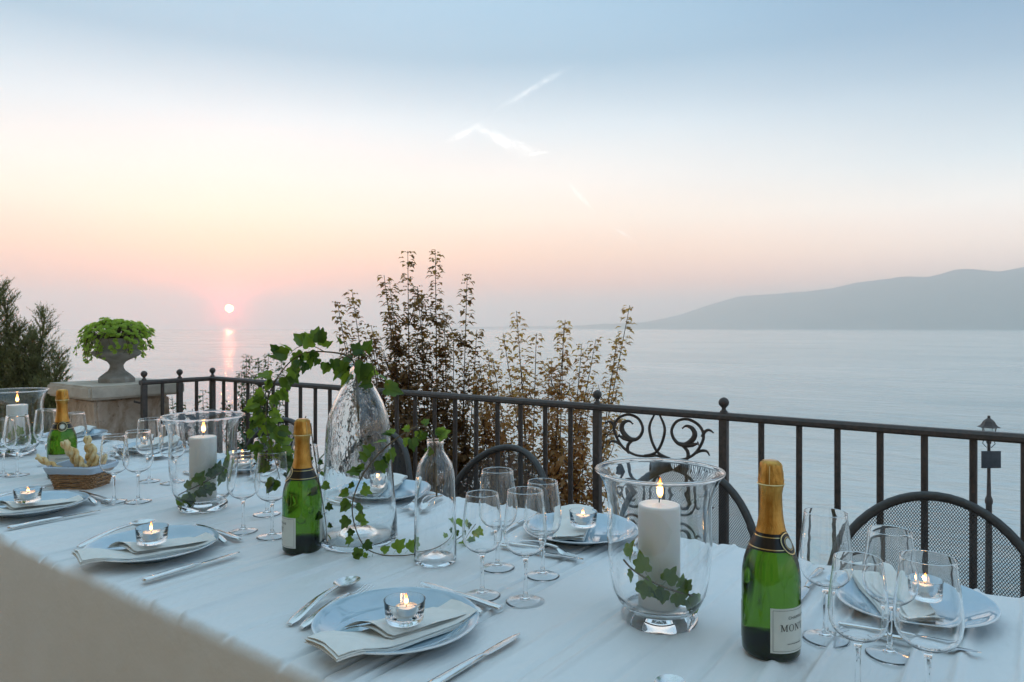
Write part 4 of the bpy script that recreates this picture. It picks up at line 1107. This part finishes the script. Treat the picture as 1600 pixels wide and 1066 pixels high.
def build_bottles():
    prof = [(0, .0), (.036, .0), (.0425, .0025), (.0453, .008), (.0457, .02), (.0457, .122), (.0449, .136), (.0425, .150), (.0388, .162), (.0340, .1725), (.0290, .183), (.0245, .193), (.0215, .203), (.0190, .216), (.0174, .232), (.0164, .250), (.0160, .270), (.0150, .290), (0, .291)]
    def rad(z):
        for (r0, z0), (r1, z1) in zip(prof[1:], prof[2:]):
            if z0 <= z <= z1 and z1 > z0: return r0 + (r1 - r0) * (z - z0) / (z1 - z0)
        return .016
    body = MB().lathe(prof, 64).mesh('glass_body', 'green_glass', 60)
    punt = MB().lathe([(0, .034), (.008, .032), (.020, .022), (.032, .010), (.038, .0035), (.0405, .0045), (.0425, .010), (.043, .016), (.040, .022), (.030, .032), (.018, .040), (0, .044)], 40).mesh('punt', 'punt_glass', 60)
    n = 48
    def foilP():
        m = MB(); zs = [.1945, .200, .21, .22, .232, .245, .258, .268, .272, .276, .281, .287, .293, .299, .304, .308, .3115]
        ex = [.0006, .0007, .0007, .0007, .0008, .0009, .0010, .0016, .0034, .0042, .0040, .0034, .0030, .0024, .0016, .0002, -.004]
        def P(i, j):
            a = 2 * PI * j / n; r = rad(min(zs[i], .289)) + ex[i]
            if zs[i] > .262: r += .0022 * noise.noise((math.cos(a) * 4, math.sin(a) * 4, zs[i] * 140)) + .0007 * math.cos(a * 4) + .0004 * math.cos(a * 23)
            if i == 0: z = zs[i] + .0015 * math.sin(a * 2)
            else: z = zs[i]
            return Vector((r * math.cos(a), r * math.sin(a), z))
        m.grid(P, len(zs), n, close_v=True); m.f.append(tuple((len(zs) - 1) * n + k for k in range(n)))
        return m.mesh('foil', 'gold_foil', 70)
    foil = foilP()
    def ring(z0, z1, off, name, mat, k=6):
        return MB().grid(lambda i, j: Vector(((rad(z0 + (z1 - z0) * i / k) + off) * math.cos(2 * PI * j / n), (rad(z0 + (z1 - z0) * i / k) + off) * math.sin(2 * PI * j / n), z0 + (z1 - z0) * i / k)), k + 1, n, close_v=True).mesh(name, mat, 70, fix=True)
    band = ring(.1715, .1975, .0011, 'neck_band', 'black_band'); tr1 = ring(.1745, .1758, .0016, 'band_trim', 'gold_trim', 2); tr2 = ring(.1918, .1930, .0016, 'band_trim', 'gold_trim', 2)
    # wire hood twist
    wire = MB()
    for k in range(4):
        a = PI / 2 * k + .4; wire.tube([(.0195 * math.cos(a), .0195 * math.sin(a), .276), (.0188 * math.cos(a), .0188 * math.sin(a), .292), (.0165 * math.cos(a), .0165 * math.sin(a), .305)], .0008, 5)
    wire.tube([(.0208 * math.cos(2 * PI * k / 32), .0208 * math.sin(2 * PI * k / 32), .2745) for k in range(32)], .0009, 5, closed=True)
    wire = wire.mesh('wire_hood', 'gold_trim', 60)
    def patch(a0, a1, z0, z1, off, name, mat, nu=28, nz=6):
        return MB().grid(lambda i, j: Vector(((rad(z0 + (z1 - z0) * j / nz) + off) * math.cos(a0 + (a1 - a0) * i / nu), (rad(z0 + (z1 - z0) * j / nz) + off) * math.sin(a0 + (a1 - a0) * i / nu), z0 + (z1 - z0) * j / nz)), nu + 1, nz + 1).mesh(name, mat, 180)
    hl = R(61)
    lab = patch(-hl, hl, .0175, .0875, .0004, 'front_label', 'paper'); back = patch(PI - R(42), PI + R(42), .022, .080, .0004, 'back_label', 'paper')
    def wrap(polys, w, zc, off=.0009, mat='ink', name='lettering'):
        m = MB()
        for p in polys:
            vs = []
            for q in p:
                a = (q.x - w / 2) / .0457; z = zc + q.y; r = rad(z) + off; vs.append((r * math.cos(a), r * math.sin(a), z))
            m.add(vs, [tuple(range(len(vs)))])
        return m
    pm, wm = letters_serif('MONT', .0105)
    # the word starts a third of the way into the label, so that its first letters face the viewer
    m = MB()
    for p in pm:
        vs = []
        for q in p:
            a = -hl + (.0155 + q.x) / .0457; z = .052 + q.y; vs.append((.04665 * math.cos(a), .04665 * math.sin(a), z))
        m.add(vs, [tuple(range(len(vs)))])
    pf, wf = font_polys('CHAMPAGNE', .0068)
    for p in pf:
        vs = []
        for q in p:
            a = -hl + (.0275 + q.x) / .0457; z = .0705 + q.y; vs.append((.04665 * math.cos(a), .04665 * math.sin(a), z))
        m.add(vs, [tuple(range(len(vs)))])
    for k in range(30):   # thin rule
        a = -hl + .026 / .0457 + k * .022; b = a + .022
        m.add([(.04665 * math.cos(t), .04665 * math.sin(t), z) for t, z in ((a, .0315), (b, .0315), (b, .0323), (a, .0323))], [(0, 1, 2, 3)])
    lett = m.mesh('lettering', 'ink', 0, fix=False)
    m = MB()
    def strip(a0, a1, z0, z1, k=24):
        for i in range(k):
            a, b = a0 + (a1 - a0) * i / k, a0 + (a1 - a0) * (i + 1) / k
            m.add([(.0465 * math.cos(t), .0465 * math.sin(t), z) for t, z in ((a, z0), (b, z0), (b, z1), (a, z1))], [(0, 1, 2, 3)])
    e = R(4.5)
    strip(-hl + e, hl - e, .0205, .0210); strip(-hl + e, hl - e, .0840, .0845); strip(-hl + e, -hl + e + .011, .0211, .0839, 1); strip(hl - e - .011, hl - e, .0211, .0839, 1)
    frame = m.mesh('label_border', 'ink', 0, fix=False)
    # neck seal: a round medal over the front of the band
    def seal_mesh(r0, r1, off, name, mat):
        m = MB(); nn = 28
        def P(i, j):
            r = r0 + (r1 - r0) * i / 3; a = 2 * PI * j / nn; dy = r * math.cos(a); z = .1835 + r * math.sin(a) * 1.0
            R_ = rad(z) + off; ph = dy / max(R_, .02); return Vector((R_ * math.cos(ph), R_ * math.sin(ph), z))
        m.grid(P, 4, nn, close_v=True); return m.mesh(name, mat, 60)
    seals = [seal_mesh(.0001, .0172, .0022, 'seal', 'black_band'), seal_mesh(.0146, .0162, .0027, 'seal_rim', 'gold_trim'), seal_mesh(.0001, .0075, .0027, 'seal_emblem', 'paper'), seal_mesh(.0088, .0096, .0027, 'seal_rim', 'gold_trim')]
    r0 = thing('champagne_bottle', 'x', 'bottle', (0, 0, 0), 0, 'green champagne bottles')
    b = link('glass_body', body, r0); link('punt', punt, r0); f = link('foil', foil, r0); link('wire_hood', wire, f)
    nb = link('neck_band', band, r0); link('band_trim', tr1, nb); link('band_trim', tr2, nb)
    fl = link('front_label', lab, r0); link('lettering', lett, fl); link('label_border', frame, fl); link('back_label', back, r0)
    s = link('seal', seals[0], r0)
    for q in seals[1:]: link(q.name.split('.')[0], q, s)
    spots = [((-.352, 1.189, TZ), R(-13.5), 'nearest green champagne bottle with gold foil and a cream label on its right'),
             ((-1.409, 1.075, TZ), R(-117), 'middle green champagne bottle in front of the large clear bottle'),
             ((-2.774, 1.095, TZ), R(-21.5), 'farthest green champagne bottle behind the bread basket, round black seal facing out')]
    for i, (l, rz, lb) in enumerate(spots):
        if i == 0: r0.location = l; r0.rotation_euler = (0, 0, rz); r0['label'] = lb
        else: dup(r0, l, rz, lb)
build_bottles()

# ------------------------------------------------------------------ clear bottles
def build_clear():
    def shell(out, th, base):
        inn = [(max(r - th, .001), z) for r, z in reversed(out) if z > base]
        return out + inn
    o = [(0, .012), (.03, .008), (.07, .001), (.088, .0), (.0950, .003), (.0965, .012), (.0925, .08), (.087, .14), (.082, .2025), (.0797, .25), (.0775, .285), (.072, .313), (.060, .345), (.046, .372), (.031, .398), (.0225, .416), (.0205, .424), (.0215, .430), (.0245, .434), (.0245, .439), (.0215, .440)]
    prof = o + [(.0175, .437), (.0170, .424), (.0190, .4155), (.0275, .3965), (.0425, .370), (.0565, .3425), (.0685, .311), (.074, .284), (.0762, .25), (.0785, .2025), (.0835, .14), (.0880, .08), (.0905, .020), (.085, .012), (.05, .018), (0, .046)]
    x = MB().lathe(prof, 72).obj('clear_bottle', 'bubbly_glass', loc=(-1.356, 1.202, TZ), smooth=60)
    tag(x, 'large clear bubbled glass bottle with ivy in its neck standing mid table', 'bottle', 'clear glass bottles')
    o = [(0, .008), (.02, .005), (.038, .0), (.0455, .001), (.0475, .005), (.0478, .02), (.0465, .12), (.0450, .175), (.0435, .20), (.0385, .221), (.028, .238), (.0205, .249), (.0185, .258), (.019, .272), (.0205, .2745)]
    prof = o + [(.0175, .2745), (.0160, .258), (.0176, .2485), (.0252, .2365), (.0358, .219), (.0407, .1985), (.0421, .175), (.0435, .12), (.0448, .02), (.043, .010), (.02, .012), (0, .026)]
    x = MB().lathe(prof, 64).obj('clear_bottle', 'clear_glass', loc=(-1.098, 1.200, TZ), smooth=60)
    tag(x, 'small clear glass bottle holding an ivy sprig left of the wine glasses', 'bottle', 'clear glass bottles')
build_clear()

# ------------------------------------------------------------------ ivy
def leaf_mesh(seed, size):
    random.seed(seed)
    out = [(0, 0), (.16, -.10), (.40, -.08), (.52, .12), (.40, .28), (.46, .46), (.40, .60), (.22, .62), (.12, .84), (0, 1.0)]
    m = MB(); rt = [Vector((x * random.uniform(.9, 1.08), y, 0)) for x, y in out]
    vs = []; fs = []
    k = random.uniform(.05, .45); cl = random.uniform(-.25, .12)
    def z(x, y): return (abs(x) * k + cl * y * y + .05 * math.sin(6 * y) * abs(x)) 
    mid = [Vector((0, y, 0)) for y in (0, .2, .4, .6, .8, 1.0)]
    for side in (1, -1):
        base = len(vs)
        R_ = [Vector((p.x * side * random.uniform(.94, 1.06), p.y, 0)) for p in rt]
        pts = R_[1:-1]
        mi = len(vs); vs += [p.copy() for p in mid]; pi = len(vs); vs += pts
        # outline idx -> nearest mid idx
        seq = [0, 0, 1, 1, 2, 3, 3, 4]
        for a in range(len(pts) - 1):
            fs.append((mi + seq[a], pi + a, pi + a + 1)) if seq[a] == seq[a + 1] else fs.append((mi + seq[a], pi + a, pi + a + 1, mi + seq[a + 1]))
        fs.append((mi + 4, pi + len(pts) - 1, mi + 5))
    V = [((v.x) * size, (v.y) * size, z(v.x, v.y) * size) for v in vs]
    m.add(V, fs)
    # petiole
    m.tube([(0, 0, 0), (0, -.18 * size, -.05 * size), (0, -.36 * size, -.16 * size)], .012 * size + .0003, 4)
    return m.mesh('leaf', 'ivy_leaf', 60, fix=False)
LEAVES = [leaf_mesh(s, 1.0) for s in (1, 2, 3, 4)]
def add_leaf(parent, p, facing, tipdir, size):
    """p: leaf base in parent space; facing: upper-side normal; tipdir: direction of the tip"""
    y = Vector(tipdir).normalized(); zf = Vector(facing); zf = (zf - y * zf.dot(y)).normalized(); x = y.cross(zf)
    M = Matrix((x, y, zf)).transposed().to_4x4()
    o = link('leaf', random.choice(LEAVES), parent); q = Vector(p) + y * (.36 * size)
    o.matrix_local = Matrix.Translation(q) @ M @ Matrix.Diagonal((size, size, size, 1)); return o
TOCAM = lambda p: (Vector((0, 0, 1.28)) - Vector(p)).normalized()
def vine(label, pts, r0, r1, leaf_every, size, seed, droop=.6, skip=0., face=.7, k=6, spread=1.0, off=.006):
    random.seed(seed)
    v = thing('ivy_vine', label, 'ivy', pts[0], 0, 'ivy sprays on the table')
    B = Vector(pts[0]); sp_ = [p - B for p in smoothpts(pts, k)]
    n = len(sp_); MB().tube(sp_, [r0 + (r1 - r0) * i / n for i in range(n)], 6).obj('stem', 'ivy_stem', v, fix=False)
    acc = 0.; L = 0.
    for a, b in zip(sp_, sp_[1:]):
        d = (b - a).length; L += d; acc += d
        if L < skip: acc = 0; continue
        while acc > leaf_every:
            acc -= leaf_every; p = a.lerp(b, random.random()); t = (b - a).normalized()
            cam_d_ = TOCAM(p + B); side = cam_d_.cross(t).normalized() * random.choice((-1, 1)) * spread
            tip = side * random.uniform(.5, 1) + t * random.uniform(-.2, .6) + Vector((0, 0, -droop * random.uniform(.2, 1.2)))
            fc = cam_d_ * face + Vector((random.uniform(-.6, .6), random.uniform(-.6, .6), random.uniform(0, .7)))
            add_leaf(v, p + tip.normalized() * random.uniform(0, off), fc, tip, size * random.uniform(.55, 1.2))
    return v
def build_ivy():
    A = [(-1.357, 1.200, 1.10), (-1.358, 1.196, 1.174), (-1.358, 1.186, 1.200), (-1.364, 1.169, 1.214), (-1.388, 1.139, 1.222), (-1.44, 1.113, 1.221), (-1.495, 1.106, 1.198), (-1.548, 1.108, 1.158), (-1.588, 1.111, 1.115),
         (-1.604, 1.112, 1.07), (-1.606, 1.113, 1.03), (-1.592, 1.114, .985), (-1.570, 1.114, .942), (-1.552, 1.115, .898)]
    v = vine('long ivy branch arching left from the large clear bottle and hanging down', A, .0024, .0008, .0086, .034, 9, .75, .075, off=.022)
    vine('leafy ivy clump hanging under the arch left of the large clear bottle', [(-1.548, 1.108, 1.158), (-1.585, 1.10, 1.12), (-1.615, 1.10, 1.07), (-1.625, 1.105, 1.01), (-1.600, 1.11, .95)], .0015, .0006, .0100, .031, 19, .9, .0, off=.030)
    vine('short ivy side shoot rising over the arch left of the large clear bottle', [(-1.40, 1.135, 1.222), (-1.435, 1.12, 1.238), (-1.475, 1.11, 1.232), (-1.515, 1.105, 1.205)], .0013, .0006, .0085, .031, 27, .5, .0, off=.018)
    B0 = Vector(A[0])
    # berries on the hanging end
    m = MB(); random.seed(2)
    for k in range(34):
        c = Vector((-1.585, 1.10, .955)) + Vector((random.gauss(0, .014), random.gauss(0, .014), random.gauss(0, .018))) - B0
        m.lathe([(0, -.0032), (.0028, -.0016), (.0032, 0), (.0028, .0016), (0, .0032)], 6, org=c)
    m.obj('berries', 'bark', v)
    vine('short ivy sprig spreading right from the mouth of the large clear bottle', [(-1.356, 1.202, 1.05), (-1.355, 1.2, 1.195), (-1.338, 1.2, 1.215), (-1.31, 1.20, 1.205), (-1.298, 1.205, 1.165), (-1.295, 1.21, 1.13)], .0025, .001, .017, .042, 12, .3, .15)
    vine('thin ivy strand hanging beside the middle green bottle', [(-1.42, 1.108, 1.05), (-1.403, 1.103, .993), (-1.377, 1.098, .92), (-1.36, 1.097, .862), (-1.355, 1.101, .817), (-1.354, 1.102, .779)], .0014, .0007, .024, .021, 14, .5, .05)
    Bp = [(-1.096, 1.202, .90), (-1.096, 1.202, .96), (-1.098, 1.2, 1.012), (-1.102, 1.188, 1.049), (-1.115, 1.166, 1.061), (-1.142, 1.147, 1.046), (-1.173, 1.124, 1.017), (-1.201, 1.103, .981), (-1.222, 1.087, .939), (-1.243, 1.085, .889),
          (-1.249, 1.092, .848), (-1.247, 1.106, .807), (-1.241, 1.125, .775), (-1.219, 1.150, .759), (-1.185, 1.171, .758), (-1.164, 1.192, .759), (-1.142, 1.255, .760), (-1.145, 1.335, .766), (-1.079, 1.317, .816)]
    vine('long ivy trail curving from the small clear bottle over the cloth', Bp, .0022, .0009, .0110, .027, 23, .5, .10, off=.010)
    # sprays inside the hurricane vases
    def spray(c, a0, a1, z0, z1, label, seed, size, every):
        pts = []
        for k in range(9):
            f = k / 8; a = a0 + (a1 - a0) * f; r = .068 - .004 * math.sin(PI * f)
            pts.append((c[0] + r * math.cos(a), c[1] + r * math.sin(a), TZ + z0 + (z1 - z0) * f))
        random.seed(seed)
        v = thing('ivy_spray', label, 'ivy', pts[0], 0, 'ivy sprays inside the hurricane vases'); B = Vector(pts[0]); sp_ = [p - B for p in smoothpts(pts, 4)]
        MB().tube(sp_, .0017, 6).obj('stem', 'ivy_stem', v, fix=False)
        for i in range(2, len(sp_) - 1, every):
            p = sp_[i]; out = Vector((p.x + B.x - c[0], p.y + B.y - c[1], 0)).normalized(); t = (sp_[i + 1] - sp_[i - 1]).normalized()
            for q in range(random.choice((1, 2))):
                up = random.choice((-1, 1)); tip = Vector((0, 0, up * random.uniform(.4, 1))) + t * random.uniform(-.4, .9)
                s_ = size * random.uniform(.65, 1.15)
                add_leaf(v, p * 1.0 - out * .004, out + Vector((random.uniform(-.3, .3), random.uniform(-.3, .3), .2)), tip, s_)
        return v
    f1 = math.atan2(-1.204, .555); f2 = math.atan2(-1.158, 1.979)
    spray((-.555, 1.204), f1 - 1.15, f1 + 1.2, .112, .055, 'ivy spray round the candle in the nearest hurricane vase', 31, .034, 3)
    spray((-1.979, 1.158), f2 - 1.3, f2 + 1.5, .045, .13, 'ivy spray round the candle in the middle hurricane vase', 33, .036, 3)
    spray((-3.42, 1.18), f2 - 1.3, f2 + 1.5, .045, .10, 'ivy spray round the candle in the farthest hurricane vase', 35, .042, 3)
build_ivy()

# ------------------------------------------------------------------ hurricane vases and pillar candles
def build_hurricanes():
    out = [(0, .004), (.055, .002), (.0665, .0), (.0685, .004), (.0685, .013), (.0655, .018), (.0610, .0215), (.066, .026), (.0745, .036), (.0825, .054), (.0888, .085), (.0925, .120), (.0935, .150), (.0920, .185), (.0925, .210), (.0955, .230), (.1015, .248), (.1100, .2625), (.1130, .2668)] + [(.1142 + .0021 * math.sin(a), .2694 + .0021 * math.cos(a)) for a in [PI * (.75 - k * .18) for k in range(9)]]
    inn = [(.1112, .2672), (.1078, .2632), (.0992, .2485), (.0932, .2305), (.0902, .210), (.0897, .185), (.0912, .150), (.0902, .120), (.0864, .085), (.0800, .054), (.0715, .037), (.058, .027), (.03, .0225), (0, .0215)]
    me = MB().lathe(out + inn, 72).mesh('hurricane_vase', 'clear_glass', 60)
    r = .0375
    wax = MB().lathe([(0, 0), (r - .002, 0), (r, .002), (r, .182), (r - .0008, .1858), (r - .003, .1872), (r - .006, .1862), (.022, .1835), (.012, .1842), (.005, .188), (0, .190)], 48).mesh('wax', 'wax', 60)
    wick = MB().tube([(0, 0, .1895), (.0006, 0, .196), (.002, .001, .201)], .0011, 6).mesh('wick', 'wick', 60)
    fl = MB().lathe([(0, 0), (.0030, .0025), (.0052, .008), (.0054, .012), (.0042, .020), (.0022, .029), (0, .037)], 14).mesh('flame', 'flame', 180)
    sp = [((-.555, 1.204), 'nearest one'), ((-1.979, 1.158), 'middle one right of the basket'), ((-3.42, 1.18), 'farthest one at the left edge')]
    c0 = thing('pillar_candle', 'x', 'candle', (0, 0, 0), 0, 'white pillar candles in the hurricane vases')
    link('wax', wax, c0); link('wick', wick, c0); link('flame', fl, c0, loc=(.0015, .0008, .1975)); flame_light(c0, .214, .06)
    for i, ((u, v), d) in enumerate(sp):
        o = link('hurricane_vase', me, loc=(u, v, TZ)); tag(o, 'flared clear glass hurricane vase, the ' + d, 'vase', 'hurricane vases')
        l = 'lit white pillar candle in the hurricane vase, the ' + d; p = (u, v, TZ + .0222)
        if i == 0: c0.location = p; c0['label'] = l
        else: dup(c0, p, i * 1.1, l)
build_hurricanes()

# ------------------------------------------------------------------ bread basket
def build_basket():
    C0 = Vector((-2.571, 1.076, TZ)); rz = R(32)
    b = thing('bread_basket', 'small brown wicker basket with a pale blue cloth rim left of the wine glasses', 'basket', C0, rz)
    H = .074; bx, by, tx, ty = .064, .052, .084, .070
    def ringp(f, off, n=64, wav=0., ph=0):
        hx = bx + (tx - bx) * f; hy = by + (ty - by) * f; out = []
        for k in range(n):
            a = 2 * PI * k / n; e = .28
            x = math.copysign(abs(math.cos(a)) ** e, math.cos(a)); y = math.copysign(abs(math.sin(a)) ** e, math.sin(a))
            w = 1 + (off + wav * math.cos(a * 16 + ph)) / hx; out.append(Vector((hx * x * w, hy * y * w, H * f)))
        return out
    m = MB(); rows = 10
    for i in range(rows): m.tube([p + Vector((0, 0, .003)) for p in ringp(i / rows * .92, 0, 112, .0030, PI * i)], .0031, 6, closed=True)
    rr = [ringp(f, -.001, 32) for f in (0, .5, 1)]
    for k in range(32): m.tube([r_[k] + Vector((0, 0, .002)) for r_ in rr], .0022, 5)
    m.obj('weave', 'wicker', b, smooth=60, fix=False)
    m = MB(); pb = ringp(0, -.002, 32); m.add([p + Vector((0, 0, .002)) for p in pb], [tuple(range(32))]); pi = [ringp(f, -.006, 32) for f in (0, .5, 1.)]
    m.grid(lambda i, j: pi[i][j] + Vector((0, 0, .003)), 3, 32, close_v=True); m.obj('inner_lining', 'liner', b, smooth=60)
    m = MB()
    prof = [(.70, .005), (.72, .0075), (.84, .0085), (.98, .0095), (1.03, .005), (1.02, -.003), (.9, -.006)]
    rg = [ringp(f, o, 64) for f, o in prof]
    m.grid(lambda i, j: rg[i][j] + Vector((0, 0, .0015 * noise.noise((j * .35, i * .1, 0)) if i < 2 else 0)), len(prof), 64, close_v=True); m.obj('cloth_rim', 'liner', b, smooth=60, fix=False)
    sticks = [((-2.660, .973, .858), (-2.560, 1.05, .785), 'twisted breadstick leaning far left out of the basket', .0130),
              ((-2.589, 1.025, .907), (-2.545, 1.075, .790), 'tallest pale breadstick standing in the basket', .0150),
              ((-2.625, 1.045, .902), (-2.585, 1.085, .785), 'breadstick behind the tallest one in the basket', .0140),
              ((-2.548, 1.035, .886), (-2.520, 1.075, .790), 'short pale breadstick right of the tallest one', .0145),
              ((-2.530, 1.085, .897), (-2.515, 1.105, .785), 'browned breadstick at the right of the basket', .0150),
              ((-2.568, 1.09, .918), (-2.562, 1.10, .785), 'breadstick at the back of the basket with a light tip', .0140),
              ((-2.498, 1.110, .862), (-2.520, 1.105, .788), 'golden breadstick leaning on the right rim of the basket', .0125)]
    for a, z, l, rad in sticks:
        rad *= .88; a, z = Vector(a), Vector(z); m = MB(); ax = (a - z).normalized(); u = ax.orthogonal().normalized(); w = ax.cross(u); L = (a - z).length; n = 26
        for s_ in (0, PI):
            pts = []; rr_ = []
            for k in range(n + 1):
                f = k / n; t = 2 * PI * f * L / .060 + s_
                pts.append(ax * (L * f) + (u * math.cos(t) + w * math.sin(t)) * rad * .52); rr_.append(rad * .56 * (1 if k < n - 1 else .72) * (1 if k > 0 else .7))
            m.tube(pts, rr_, 9)
        o = m.obj('breadstick', 'bread', smooth=180, loc=z, fix=False); tag(o, l, 'breadstick', 'twisted breadsticks in the basket')
build_basket()
